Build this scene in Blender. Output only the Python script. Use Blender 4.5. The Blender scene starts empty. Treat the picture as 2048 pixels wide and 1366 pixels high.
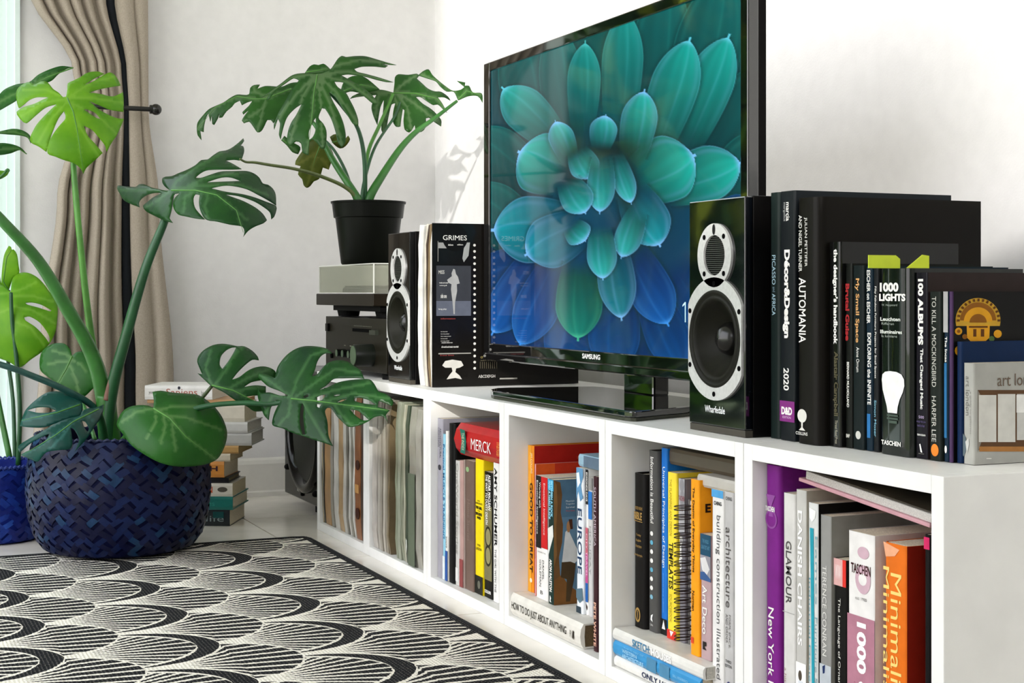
import bpy, bmesh, math, random
import numpy as np
from mathutils import Vector, Matrix
from mathutils.geometry import delaunay_2d_cdt

random.seed(7)
scene = bpy.context.scene
COL = scene.collection
# ------------------------------------------------------------------ camera, sky, sun, exposure
FPX, CX, HY, VX = 3000.0, 1024.0, 586.0, -291.0
TH = math.atan((CX - VX) / FPX)
FW = Vector((-math.cos(TH), math.sin(TH), 0)); RT = Vector((math.sin(TH), math.cos(TH), 0)); UP = Vector((0, 0, 1))
CAM = Vector((3.3997, -0.9918, 0.5529))
cam_data = bpy.data.cameras.new('camera'); cam = bpy.data.objects.new('camera', cam_data); COL.objects.link(cam)
m = Matrix((RT, UP, -FW)).transposed().to_4x4(); m.translation = CAM
cam.matrix_world = m
cam_data.sensor_width = 36; cam_data.lens = FPX / 2048 * 36; cam_data.shift_y = -(683 - HY) / 2048
cam_data.clip_start = .05
scene.camera = cam

world = bpy.data.worlds.new('sky'); scene.world = world; world.use_nodes = True
wn = world.node_tree; bgn = wn.nodes['Background']
tc = wn.nodes.new('ShaderNodeTexCoord'); sp = wn.nodes.new('ShaderNodeSeparateXYZ'); cr = wn.nodes.new('ShaderNodeValToRGB')
wn.links.new(tc.outputs['Generated'], sp.inputs[0]); wn.links.new(sp.outputs['Z'], cr.inputs['Fac']); wn.links.new(cr.outputs['Color'], bgn.inputs['Color'])
e = cr.color_ramp.elements
e[0].position = 0.0; e[0].color = (1, .972, .965, 1); e[1].position = .9; e[1].color = (.80, .86, 1, 1)
bgn.inputs['Strength'].default_value = 4.8

SUN_DIR = Vector((-1.8, 1.0, -.56)).normalized()
sun_d = bpy.data.lights.new('sun', 'SUN'); sun_d.energy = 3.6; sun_d.angle = math.radians(.8); sun_d.color = (1, .97, .92)
sun = bpy.data.objects.new('sun', sun_d); COL.objects.link(sun)
sun.rotation_euler = SUN_DIR.to_track_quat('-Z', 'Y').to_euler(); sun.location = (4, -2, 2.5)

vs = scene.view_settings
vs.view_transform = 'Standard'; vs.look = 'None'; vs.exposure = -0.12; vs.gamma = 1.0; vs.use_curve_mapping = False
scene.cycles.max_bounces = 8; scene.cycles.diffuse_bounces = 4; scene.cycles.sample_clamp_indirect = 4.0

# ------------------------------------------------------------------ helpers
def ray(px, py): return FW + (px - CX) / FPX * RT - (py - HY) / FPX * UP
def on_y(px, py, y): d = ray(px, py); return CAM + d * ((y - CAM.y) / d.y)
def on_x(px, py, x): d = ray(px, py); return CAM + d * ((x - CAM.x) / d.x)
def on_z(px, py, z): d = ray(px, py); return CAM + d * ((z - CAM.z) / d.z)
def at_depth(px, py, z): return CAM + ray(px, py) * z

def lin(h):
    h = h.lstrip('#'); o = []
    if len(h) == 3: h = ''.join(q * 2 for q in h)
    for i in (0, 2, 4):
        c = int(h[i:i + 2], 16) / 255
        o.append(c / 12.92 if c <= .04045 else ((c + .055) / 1.055) ** 2.4)
    return (*o, 1)

MATS = {}
def mat(h, rough=.5, noise=.06, scale=60, metal=0, spec=.5, bump=0, bscale=300, coat=0, name=None):
    key = (h, rough, noise, scale, metal, spec, bump, bscale, coat)
    if key in MATS: return MATS[key]
    M = bpy.data.materials.new(name or 'surface_' + h.strip('#')); M.use_nodes = True
    t = M.node_tree; b = t.nodes['Principled BSDF']
    b.inputs['Roughness'].default_value = rough; b.inputs['Metallic'].default_value = metal
    b.inputs['Specular IOR Level'].default_value = spec; b.inputs['Coat Weight'].default_value = coat
    b.inputs['Coat Roughness'].default_value = .03
    c = lin(h)
    if noise:
        geo = t.nodes.new('ShaderNodeTexCoord'); n = t.nodes.new('ShaderNodeTexNoise'); n.inputs['Scale'].default_value = scale
        n.inputs['Detail'].default_value = 3
        r = t.nodes.new('ShaderNodeValToRGB')
        r.color_ramp.elements[0].color = tuple(x * (1 - noise * 2) for x in c[:3]) + (1,)
        r.color_ramp.elements[1].color = tuple(min(1, x * (1 + noise * 2)) for x in c[:3]) + (1,)
        r.color_ramp.elements[0].position = .25; r.color_ramp.elements[1].position = .75
        t.links.new(geo.outputs['Object'], n.inputs['Vector']); t.links.new(n.outputs['Fac'], r.inputs['Fac']); t.links.new(r.outputs['Color'], b.inputs['Base Color'])
    else:
        b.inputs['Base Color'].default_value = c
    if bump:
        geo = t.nodes.new('ShaderNodeTexCoord'); n2 = t.nodes.new('ShaderNodeTexNoise'); n2.inputs['Scale'].default_value = bscale
        bp = t.nodes.new('ShaderNodeBump'); bp.inputs['Strength'].default_value = bump; bp.inputs['Distance'].default_value = .002
        t.links.new(geo.outputs['Object'], n2.inputs['Vector']); t.links.new(n2.outputs['Fac'], bp.inputs['Height']); t.links.new(bp.outputs['Normal'], b.inputs['Normal'])
    MATS[key] = M
    return M

ORG = {}
def thing(name, label, cat, loc=(0, 0, 0), group=None):
    o = bpy.data.objects.new(name, None); COL.objects.link(o); o.location = loc; o.empty_display_size = .05
    o['label'] = label; o['category'] = cat
    if group: o['group'] = group
    ORG[o] = Vector(loc)
    return o

def tag(o, label, cat, group=None):
    o['label'] = label; o['category'] = cat
    if group: o['group'] = group
    return o

class MB:
    def __init__(s): s.v = []; s.f = []; s.mi = []
    def add(s, vs, fs, mi=0):
        b = len(s.v); s.v += [tuple(v) for v in vs]; s.f += [tuple(i + b for i in f) for f in fs]; s.mi += [mi] * len(fs)
        return s
    def box(s, x0, x1, y0, y1, z0, z1, mi=0):
        v = [(x0, y0, z0), (x1, y0, z0), (x1, y1, z0), (x0, y1, z0), (x0, y0, z1), (x1, y0, z1), (x1, y1, z1), (x0, y1, z1)]
        return s.add(v, [(3, 2, 1, 0), (4, 5, 6, 7), (0, 1, 5, 4), (1, 2, 6, 5), (2, 3, 7, 6), (3, 0, 4, 7)], mi)
    def prism(s, poly, z0, z1, mi=0, axis='z'):
        n = len(poly)
        if axis == 'z': f = lambda p, h: (p[0], p[1], h)
        elif axis == 'y': f = lambda p, h: (p[0], h, p[1])
        else: f = lambda p, h: (h, p[0], p[1])
        v = [f(p, z0) for p in poly] + [f(p, z1) for p in poly]
        fs = [tuple(range(n))[::-1], tuple(range(n, 2 * n))] + [(i, (i + 1) % n, n + (i + 1) % n, n + i) for i in range(n)]
        return s.add(v, fs, mi)
    def cyl(s, c, r, h, axis='z', n=24, r2=None, mi=0):
        r2 = r if r2 is None else r2; v = []
        for rr, hh in ((r, 0), (r2, h)):
            for i in range(n):
                a = 2 * math.pi * i / n; x, y = rr * math.cos(a), rr * math.sin(a)
                v.append({'z': (c[0] + x, c[1] + y, c[2] + hh), 'y': (c[0] + x, c[1] + hh, c[2] + y), 'x': (c[0] + hh, c[1] + x, c[2] + y)}[axis])
        fs = [tuple(range(n))[::-1], tuple(range(n, 2 * n))] + [(i, (i + 1) % n, n + (i + 1) % n, n + i) for i in range(n)]
        return s.add(v, fs, mi)
    def lathe(s, c, prof, axis='z', n=32, mi=0):
        v = []; fs = []
        for r, h in prof:
            for i in range(n):
                a = 2 * math.pi * i / n; x, y = r * math.cos(a), r * math.sin(a)
                v.append({'z': (c[0] + x, c[1] + y, c[2] + h), 'y': (c[0] + x, c[1] + h, c[2] + y)}[axis])
        for k in range(len(prof) - 1):
            for i in range(n):
                j = (i + 1) % n; fs.append((k * n + i, k * n + j, (k + 1) * n + j, (k + 1) * n + i))
        return s.add(v, fs, mi)
    def ball(s, c, r, n=16, sc=(1, 1, 1), mi=0):
        m_ = n // 2; v = []; fs = []
        for k in range(m_ + 1):
            t = math.pi * k / m_
            for i in range(n):
                a = 2 * math.pi * i / n
                v.append((c[0] + r * sc[0] * math.sin(t) * math.cos(a), c[1] + r * sc[1] * math.sin(t) * math.sin(a), c[2] + r * sc[2] * math.cos(t)))
        for k in range(m_):
            for i in range(n): j = (i + 1) % n; fs.append((k * n + i, (k + 1) * n + i, (k + 1) * n + j, k * n + j))
        return s.add(v, fs, mi)
    def tube(s, pts, radii, n=10, mi=0, closed=False):
        pts = [Vector(p) for p in pts]; m_ = len(pts)
        if not hasattr(radii, '__len__'): radii = [radii] * m_
        v = []; fs = []; ref = None
        for k, p in enumerate(pts):
            d = (pts[(k + 1) % m_ if closed else min(k + 1, m_ - 1)] - pts[(k - 1) % m_ if closed else max(k - 1, 0)]).normalized()
            if ref is None: ref = d.orthogonal().normalized()
            a = (ref - d * ref.dot(d)).normalized(); ref = a; b = d.cross(a)
            for i in range(n):
                t = 2 * math.pi * i / n; v.append(p + (a * math.cos(t) + b * math.sin(t)) * radii[k])
        for k in range(m_ if closed else m_ - 1):
            for i in range(n):
                j = (i + 1) % n; k2 = (k + 1) % m_; fs.append((k * n + i, k * n + j, k2 * n + j, k2 * n + i))
        if not closed: fs += [tuple(range(n))[::-1], tuple(range((m_ - 1) * n, m_ * n))]
        return s.add(v, fs, mi)
    def build(s, name, mats, parent=None, smooth=False, bevel=0, recalc=True):
        org = ORG.get(parent, Vector((0, 0, 0)))
        me = bpy.data.meshes.new(name)
        me.from_pydata([(a - org.x, b - org.y, c - org.z) for a, b, c in s.v], [], s.f)
        if not isinstance(mats, (list, tuple)): mats = [mats]
        for m_ in mats: me.materials.append(m_)
        me.polygons.foreach_set('material_index', s.mi)
        if recalc:
            bm = bmesh.new(); bm.from_mesh(me); bmesh.ops.recalc_face_normals(bm, faces=bm.faces); bm.to_mesh(me); bm.free()
        if smooth:
            me.polygons.foreach_set('use_smooth', [True] * len(me.polygons))
            if smooth != 'all': me.set_sharp_from_angle(angle=math.radians(40))
        me.update()
        o = bpy.data.objects.new(name, me); COL.objects.link(o)
        if parent is not None: o.parent = parent
        ORG[o] = org
        if bevel:
            b = o.modifiers.new('bevel', 'BEVEL'); b.width = bevel; b.segments = 2; b.limit_method = 'ANGLE'
        return o

def struct(o): o['kind'] = 'structure'; return o

# flat print: lettering and emblems lying on a face given by its top left corner P, width vector U and height vector V (downward)
GLYPH = {}
def glyphs(s, bold):
    k = (s, bold)
    if k not in GLYPH:
        cu = bpy.data.curves.new('lettering', 'FONT'); cu.body = s; cu.resolution_u = 3; cu.offset = bold
        o = bpy.data.objects.new('lettering', cu); me = bpy.data.meshes.new_from_object(o)
        v = np.empty(len(me.vertices) * 3, np.float32); me.vertices.foreach_get('co', v); v = v.reshape(-1, 3)[:, :2]
        fs = [tuple(p.vertices) for p in me.polygons]
        GLYPH[k] = (v, fs)
        bpy.data.objects.remove(o); bpy.data.curves.remove(cu); bpy.data.meshes.remove(me)
    return GLYPH[k]

def face_print(parent, P, U, V, items, off=.0005):
    P, U, V = Vector(P), Vector(U), Vector(V)
    N = V.cross(U).normalized()
    base_off = off
    for n_it, it in enumerate(items):
        k = it[0]; off = base_off + n_it * .00004
        if k == 't':
            _, s, u0, u1, v0, v1, col, dr = it[:8]; bold = it[8] if len(it) > 8 else 0
            v, fs = glyphs(s, bold)
            if not len(v): continue
            mn, mx = v.min(0), v.max(0); q = (v - mn) / np.maximum(mx - mn, 1e-6)
            if dr == 'h': uv = [(u0 + (u1 - u0) * a, v1 - (v1 - v0) * b) for a, b in q]
            elif dr == 'd': uv = [(u0 + (u1 - u0) * b, v0 + (v1 - v0) * a) for a, b in q]
            else: uv = [(u1 - (u1 - u0) * b, v1 - (v1 - v0) * a) for a, b in q]
            mb = MB(); mb.add([P + U * a + V * b + N * off for a, b in uv], fs)
            mb.build('lettering', mat(col, .5, 0, spec=.15), parent, recalc=False)
        elif k == 'r':
            _, u0, u1, v0, v1, col = it[:6]
            mb = MB(); mb.add([P + U * a + V * b + N * off for a, b in ((u0, v0), (u0, v1), (u1, v1), (u1, v0))], [(0, 1, 2, 3)])
            mb.build(it[6] if len(it) > 6 else 'band', mat(col, .45, .05, spec=.15), parent, recalc=False)
        elif k == 'e':
            _, u0, u1, v0, v1, col = it[:6]; n = 24
            mb = MB(); mb.add([P + U * ((u0 + u1) / 2 + (u1 - u0) / 2 * math.cos(2 * math.pi * i / n)) + V * ((v0 + v1) / 2 + (v1 - v0) / 2 * math.sin(2 * math.pi * i / n)) + N * off for i in range(n)], [tuple(range(n))[::-1]])
            mb.build('emblem', mat(col, .45, .05, spec=.15), parent, recalc=False)
        elif k == 'p':
            _, pts, col = it[:3]
            mb = MB(); mb.add([P + U * a + V * b + N * off for a, b in pts], [tuple(range(len(pts)))])
            mb.build(it[3] if len(it) > 3 else 'emblem', mat(col, .45, .05, spec=.15), parent, recalc=False)

PAGE = '#d8cdb4'
def book(x0, x1, yf, depth, z0, z1, col, label, prints=(), cover=(), hard=False, group=None, lean=0, pages=PAGE, rough=.38, rnd=None, name=None, coat=0, spec=.12):
    """An upright book: spine toward -y, a cover wrapped round a page block."""
    xm = (x0 + x1) / 2; w = x1 - x0; h = z1 - z0
    root = thing(name or ('hardback_book' if hard else 'paperback_book'), label, 'book', (xm, yf + depth / 2, z0), group)
    t = .0025 if hard else .0008
    t = min(t, w * .2)
    r = min(w * .35, .006 if hard else .003) if rnd is None else rnd
    outer = [(x0, yf + depth)]; inner = [(x0 + t, yf + depth)]
    for i in range(5):
        a = math.pi / 2 * i / 4
        outer.append((x0 + r - r * math.cos(a), yf + r - r * math.sin(a))); inner.append((x0 + t + max(r - t, 0) * (1 - math.cos(a)), yf + t + max(r - t, 0) * (1 - math.sin(a))))
    for i in range(5):
        a = math.pi / 2 * i / 4
        outer.append((x1 - r + r * math.sin(a), yf + r - r * math.cos(a))); inner.append((x1 - t - max(r - t, 0) * (1 - math.sin(a)), yf + t + max(r - t, 0) * (1 - math.cos(a))))
    outer.append((x1, yf + depth)); inner.append((x1 - t, yf + depth))
    n = len(outer); mb = MB()
    v = [(a, b, z) for z in (z0, z1) for a, b in outer] + [(a, b, z) for z in (z0, z1) for a, b in inner]
    fs = []
    for i in range(n - 1):
        fs += [(i, i + 1, n + i + 1, n + i), (2 * n + i, 3 * n + i, 3 * n + i + 1, 2 * n + i + 1), (n + i, n + i + 1, 3 * n + i + 1, 3 * n + i), (i, 2 * n + i, 2 * n + i + 1, i + 1)]
    fs += [(0, n, 3 * n, 2 * n), (n - 1, 3 * n - 1, 4 * n - 1, 2 * n - 1)]
    mb.add(v, fs)
    mb.build('cover', mat(col, rough, .05, 40, coat=coat, spec=spec), root, smooth=True)
    ins = .003 if hard else .0006
    pb = MB(); pb.box(x0 + t * 1.02, x1 - t * 1.02, yf + t + max(r - t, 0), yf + depth - ins, z0 + ins, z1 - ins)
    pb.build('page_block', mat(pages, .8, .12, 500), root)
    face_print(root, (x0, yf, z1), (w, 0, 0), (0, 0, -h), prints)
    if cover: face_print(root, (x1, yf, z1), (0, depth, 0), (0, 0, -h), cover)
    if lean: root.rotation_euler = (0, math.atan2(lean, h), 0)
    return root

LASTX = {}
def bkp(p0, p1, yt, yb, yf, depth, z0, col, label, **k):
    """A book from where its spine's edges stand along the shelf."""
    ym = (yt + yb) / 2
    a = on_y(p0, ym, yf).x; b = on_y(p1, ym, yf).x; z1 = on_y((p0 + p1) / 2, yt, yf).z
    g = k.get('group'); a0 = LASTX.get(g, -9)
    if a < a0 + .0004: b = max(b, a0 + .0004 + .7 * (b - a)); a = a0 + .0004
    LASTX[g] = b
    return book(a + .0003, b - .0003, yf, depth, z0, z1, col, label, **k)

def flat_book(x0, x1, yf, depth, z0, z1, col, label, prints=(), hard=False, group=None, rz=0, pages=PAGE, name=None, rough=.4, bulge=0):
    """A book lying flat, spine toward -y."""
    root = thing(name or ('hardback_book' if hard else 'paperback_book'), label, 'book', ((x0 + x1) / 2, yf + depth / 2, z0), group)
    t = .0025 if hard else .001; h = z1 - z0
    pr = [(yf + depth, z0), (yf + .002, z0), (yf - bulge * .6, z0 + h * .2), (yf - bulge, z0 + h * .5), (yf - bulge * .6, z0 + h * .8), (yf + .002, z1), (yf + depth, z1), (yf + depth, z1 - t), (yf + .002 + t, z1 - t), (yf + t + .001, z0 + h * .5), (yf + .002 + t, z0 + t), (yf + depth, z0 + t)]
    mb = MB(); n = len(pr)
    v = [(x0, a, b) for a, b in pr] + [(x1, a, b) for a, b in pr]
    fs = [(i, (i + 1) % n, n + (i + 1) % n, n + i) for i in range(n)]
    strip = [(0, 11, 10, 1), (1, 10, 9, 3, 2), (3, 9, 8, 5, 4), (5, 8, 7, 6)]
    for q in strip: fs += [q, tuple(i + n for i in q[::-1])]
    mb.add(v, fs); mb.build('cover', mat(col, rough, .05, 40), root)
    ins = .003 if hard else .0008
    pb = MB(); pb.box(x0 + ins, x1 - ins, yf + t + .003, yf + depth - ins, z0 + t, z1 - t); pb.build('page_block', mat(pages, .8, .12, 500), root)
    face_print(root, (x0, yf - bulge, z1), (x1 - x0, 0, 0), (0, 0, -h), prints)
    root.rotation_euler = (0, 0, rz)
    return root

def plate(x0, x1, z0, z1, y0, y1, holes, n=48):
    """A flat panel facing -y with round holes through it."""
    pts = [Vector((x0, z0)), Vector((x1, z0)), Vector((x1, z1)), Vector((x0, z1))]; ed = [(0, 1), (1, 2), (2, 3), (3, 0)]; loops = [[0, 1, 2, 3]]
    for cx_, cz_, r in holes:
        b = len(pts); pts += [Vector((cx_ + r * math.cos(2 * math.pi * i / n), cz_ + r * math.sin(2 * math.pi * i / n))) for i in range(n)]
        ed += [(b + i, b + (i + 1) % n) for i in range(n)]; loops.append(list(range(b, b + n)))
    vo, eo, fo, *_ = delaunay_2d_cdt(pts, ed, [], 0, 1e-6)
    keep = []
    for f in fo:
        c = sum((vo[i] for i in f), Vector((0, 0))) / len(f)
        if all((c - Vector((h[0], h[1]))).length > h[2] * .998 for h in holes): keep.append(tuple(f))
    m_ = len(vo); mb = MB(); mb.add([(p.x, y0, p.y) for p in vo] + [(p.x, y1, p.y) for p in vo], keep + [tuple(i + m_ for i in f[::-1]) for f in keep] + [(L[i], L[(i + 1) % len(L)], m_ + L[(i + 1) % len(L)], m_ + L[i]) for L in loops for i in range(len(L))])
    return mb
# ------------------------------------------------------------------ the room
XW, YW, ZC, XE, YO = -.62, .53, 3.4, 5.2, -2.8
M_wall = mat('#e6e4e3', .75, .015, 30, bump=.12, bscale=260, name='painted_wall')
M_white = mat('#eeede9', .42, .02, 20, bump=.05, bscale=120, name='white_laminate')
M_trim = mat('#e4e1da', .45, .02, 30)
DY0, DY1, DZ = -2.6, -.605, 2.15
struct(MB().box(XW, XE + .15, YW, YW + .15, 0, ZC).build('wall_right', M_wall))
w = MB(); w.box(XW - .15, XW, DY1, YW + .15, 0, ZC); w.box(XW - .15, XW, YO, DY0, 0, ZC); w.box(XW - .15, XW, DY0, DY1, DZ, ZC)
struct(w.build('wall_back', M_wall))
w = MB(); w.box(XE, XE + .15, YO, -2.76, 0, ZC); w.box(XE, XE + .15, -.95, YW, 0, ZC); w.box(XE, XE + .15, -2.76, -.95, 0, 1.70); w.box(XE, XE + .15, -2.76, -.95, 3.36, ZC)
struct(w.build('wall_front', M_wall))
w = MB(); w.box(XW - .15, -.6, YO - .15, YO, 0, ZC); w.box(3.15, XE + .15, YO - .15, YO, 0, ZC); w.box(-.6, 3.15, YO - .15, YO, 2.9, ZC)
struct(w.build('wall_left', M_wall))
struct(MB().box(XW - .15, XE + .15, YO, YW + .15, ZC, ZC + .12).build('ceiling', mat('#f0eeea', .8, .01)))
# floor: grout bed and one slab per tile
floor = struct(MB().box(XW - .15, XE, YO, YW, -.06, -.0025).build('floor', mat('#8d8371', .85, .1)))
M_tile = [mat(c, .16, .05, 9, spec=.5) for c in ('#eee8de', '#f1ebe2', '#ebe5da')]
TP, g = .613, .0016
for i in range(-1, 10):
    for j in range(-7, 2):
        xa, xb = .391 + TP * (i - 1) + g, .391 + TP * i - g; ya, yb = -.118 + TP * (j - 1) + g, -.118 + TP * j - g
        xa, xb, ya, yb = max(xa, XW), min(xb, XE), max(ya, YO), min(yb, YW)
        if xb - xa < .01 or yb - ya < .01: continue
        MB().box(xa, xb, ya, yb, -.006, 0).build('tile', random.choice(M_tile), floor)
# baseboards with a stepped top
def skirting(name, axis, a0, a1, c, sgn):
    pr = [(0, 0), (.018, 0), (.018, .012), (.013, .016), (.013, .088), (.009, .098), (.004, .103), (0, .104)]
    mb = MB(); n = len(pr); v = []
    for a in (a0, a1):
        for d, h in pr: v.append((c + sgn * d, a, h) if axis == 'y' else (a, c + sgn * d, h))
    mb.add(v, [tuple(range(n)), tuple(range(n, 2 * n))] + [(i, (i + 1) % n, n + (i + 1) % n, n + i) for i in range(n)])
    return struct(mb.build(name, M_trim))
skirting('baseboard_back', 'y', DY1 + .001, YW - .0185, XW, 1)
skirting('baseboard_right', 'x', XW, XE, YW, -1)
# glazed sliding door in the back wall
door = struct(thing('door_1', 'white framed sliding glass door', 'door', (XW, (DY0 + DY1) / 2, 0)))
del door['category'], door['label']
M_alu = mat('#e3f2ee', .35, .01)
fr = MB(); fr.box(XW - .12, XW + .012, DY1 - .012, DY1, 0, DZ); fr.box(XW - .10, XW - .01, DY1 - .030, DY1 - .012, 0, DZ)
fr.box(XW - .12, XW + .012, DY0, DY0 + .05, 0, DZ); fr.box(XW - .12, XW + .012, DY0, DY1, DZ - .05, DZ); fr.box(XW - .12, XW, DY0, DY1, 0, .03)
fr.build('door_frame', M_alu, door)
GL = bpy.data.materials.new('window_glass'); GL.use_nodes = True
b = GL.node_tree.nodes['Principled BSDF']; b.inputs['Transmission Weight'].default_value = 1; b.inputs['Roughness'].default_value = 0; b.inputs['IOR'].default_value = 1.05; b.inputs['Base Color'].default_value = (.93, 1, .98, 1)
for k in range(2):
    ya = DY0 + .05 + k * (DY1 - DY0 - .08) / 2; yb = ya + (DY1 - DY0 - .08) / 2; xx = XW - .04 - .035 * (1 - k)
    lf = MB()
    for q in ((ya, ya + .045, .03, DZ - .05), (yb - .045, yb, .03, DZ - .05), (ya, yb, .03, .10), (ya, yb, DZ - .11, DZ - .05)): lf.box(xx - .015, xx + .015, *q)
    leaf = lf.build('sash', M_alu, door)
    MB().box(xx - .003, xx + .003, ya + .045, yb - .045, .10, DZ - .11).build('pane', GL, leaf)
struct(MB().box(-9, 16, -14, 4, -.2, -.08).build('ground', mat('#8d9a68', .9, .2, 6)))

# hedge outside the door, added so glossy surfaces reflect dark greenery, not sky
hm = MB(); rs = random.Random(5)
for _ in range(9000):
    p = Vector((rs.uniform(-3.6, -2.5), rs.uniform(-7.5, .6), rs.uniform(.0, 2.5))); p.x -= .3 * math.sin(p.z * 3 + p.y * 2.1)
    d1 = Vector((rs.uniform(-1, 1), rs.uniform(-1, 1), rs.uniform(-.6, 1))).normalized(); d2 = d1.orthogonal().normalized(); L = rs.uniform(.09, .2); w_ = L * rs.uniform(.25, .5)
    hm.add([p - d1 * L, p + d2 * w_, p + d1 * L, p - d2 * w_], [(0, 1, 2, 3)], rs.choice((0, 0, 1, 1, 2)))
hm.box(-3.5, -3.1, -7.5, .6, 0, 2.4)
hd_ = hm.build('hedge', [mat('#27501c', .5, .1), mat('#4d7a22', .5, .1), mat('#a3ad2e', .5, .1)], recalc=False); hd_['kind'] = 'stuff'; hd_['label'] = 'tall garden hedge added unseen outside the glass door to darken reflections'; hd_['category'] = 'hedge'

# ------------------------------------------------------------------ six cube shelves in a row
P6, H6, T6, D6 = .3678, .37, .019, .39
G = .0007
wear = ['far end of the row, full of record sleeves', 'second from the corner, with leaning record sleeves', 'third from the corner, with the red book on top of its row',
        'fourth from the corner, with a white book lying under its row', 'fifth from the corner, with three flat books under its row', 'near end of the row, with its side showing']
for i in range(6):
    x0, x1 = i * P6 + G, (i + 1) * P6 - G
    r = thing('cube_shelf', 'white cube shelf, ' + wear[i], 'shelf', ((x0 + x1) / 2, D6 / 2, 0), 'white cube shelves along the wall')
    MB().box(x0, x0 + T6, 0, D6, 0, H6).build('side_panel', M_white, r, bevel=.0008)
    MB().box(x1 - T6, x1, 0, D6, 0, H6).build('side_panel', M_white, r, bevel=.0008)
    MB().box(x0 + T6, x1 - T6, 0, D6, H6 - T6, H6).build('top_panel', M_white, r, bevel=.0006)
    MB().box(x0 + T6, x1 - T6, 0, D6, 0, T6).build('bottom_panel', M_white, r, bevel=.0006)
    MB().box(x0 + T6, x1 - T6, D6 - .006, D6, T6, H6 - T6).build('back_panel', M_white, r)

# ------------------------------------------------------------------ rug with a woven fan pattern
class NX:
    def __init__(s, t, o): s.t, s.o = t, o
    def _op(s, op, b=None, c=None, rev=False):
        n = s.t.nodes.new('ShaderNodeMath'); n.operation = op
        L = [s, b, c]
        if rev: L[0], L[1] = b, s
        for k, q in enumerate(L):
            if q is None: continue
            if isinstance(q, NX): s.t.links.new(q.o, n.inputs[k])
            else: n.inputs[k].default_value = q
        return NX(s.t, n.outputs[0])
    def __add__(s, b): return s._op('ADD', b)
    __radd__ = __add__
    def __sub__(s, b): return s._op('SUBTRACT', b)
    def __rsub__(s, b): return s._op('SUBTRACT', b, rev=True)
    def __mul__(s, b): return s._op('MULTIPLY', b)
    __rmul__ = __mul__
    def __truediv__(s, b): return s._op('DIVIDE', b)
    def __rtruediv__(s, b): return s._op('DIVIDE', b, rev=True)
    def lt(s, b): return s._op('LESS_THAN', b)
    def gt(s, b): return s._op('GREATER_THAN', b)
    def fract(s): return s._op('FRACT')
    def floor(s): return s._op('FLOOR')
    def abs(s): return s._op('ABSOLUTE')
    def sqrt(s): return s._op('SQRT')
    def max(s, b): return s._op('MAXIMUM', b)
    def min(s, b): return s._op('MINIMUM', b)
    def pow(s, b): return s._op('POWER', b)
    def sin(s): return s._op('SINE')
def mix(a, b, f): return b * f + (1.0 - f) * a if isinstance(b, NX) else f * b + (1.0 - f) * a

RX0, RX1, RY0, RY1 = .13, 3.2, -2.4, -.062
rug = thing('rug', 'black and cream woven rug with a fan pattern and dark binding', 'rug', ((RX0 + RX1) / 2, (RY0 + RY1) / 2, 0))
RM = bpy.data.materials.new('woven_rug'); RM.use_nodes = True; t = RM.node_tree; b = t.nodes['Principled BSDF']
b.inputs['Roughness'].default_value = .9; b.inputs['Specular IOR Level'].default_value = .15
g_ = t.nodes.new('ShaderNodeNewGeometry'); s_ = t.nodes.new('ShaderNodeSeparateXYZ'); t.links.new(g_.outputs['Position'], s_.inputs[0])
X, Y = NX(t, s_.outputs['X']), NX(t, s_.outputs['Y'])
# slight wobble of the weave
nz = t.nodes.new('ShaderNodeTexNoise'); nz.inputs['Scale'].default_value = 220; t.links.new(g_.outputs['Position'], nz.inputs['Vector'])
wob = (NX(t, nz.outputs['Fac']) - .5) * .006
X = X + wob; Y = Y + wob * .7
W_, P_ = .247, .2335
XA, YA = .452, -.606
qn = ((X - XA) / W_ + .5).fract() - .5            # offset from the nearest node column, in cells
qe = ((X - XA) / W_).fract() - .5                 # offset from the nearest eye column
dn, de = qn.abs() * W_, qe.abs() * W_
v_ = ((Y - YA) / P_).fract() * P_
HE, HF, YF = .136, .118, .116
def arch(v, h, half): return ((1.0 - (v / h) * (v / h)).max(0.0)).sqrt() * half
eye_w = arch(v_, HE, W_ / 2)
in_eye = de.lt(eye_w) * v_.lt(HE)
fan_w = mix(W_ / 2 + 0 * v_, arch(v_ - YF, HF, W_ / 2), v_.gt(YF))
in_fan = dn.lt(fan_w)
def stripes(s, n, fill): return ((s * n).fract() - .5).abs().lt(fill * .5)
def eye_pat(v):                                    # inner fan, dark crescent, cream outlines
    # inner dome: reaches v=.105 at its tip, narrower than the arch
    wi = arch(v + .050, .150, .116)
    inside = de.lt(wi)
    edge = (wi - de).lt(.0095)
    base = (v + .115).max(.001)
    s = qe * W_ / (base * .50) ; fill = (base * 7.0).min(1.0) * .52
    st = stripes(s + .5, 3.6, (1.0 - .0074 / (base * .1389)).max(0.0)) * (1.0 - edge)
    cres = (arch(v, HE, W_ / 2) - de).gt(.010)
    low = v.lt(.002)
    return mix(mix(cres, 0.0, low), st, inside)
gk = (v_ / (YF + HF)).max(.0).min(1.0)
ew = W_ / 2 - arch(v_, HE, W_ / 2) * v_.lt(HE)
sw = ew.max(.0015) * (1.0 - gk) + gk.pow(1.2) * (W_ * .5 * 1.45)
sf = qn * W_ / sw
fan_st = stripes(sf * .5 + .5, 12.0, (1.0 - .0080 / (sw * .16667)).max(0.0)) * (fan_w - dn).gt(.0095) * gk.gt(.06)
dark = mix(mix(eye_pat(v_ - P_), fan_st, in_fan), eye_pat(v_), in_eye)
border = (X.lt(RX0 + .014)).max(Y.gt(RY1 - .014))
dark = dark.max(border)
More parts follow.
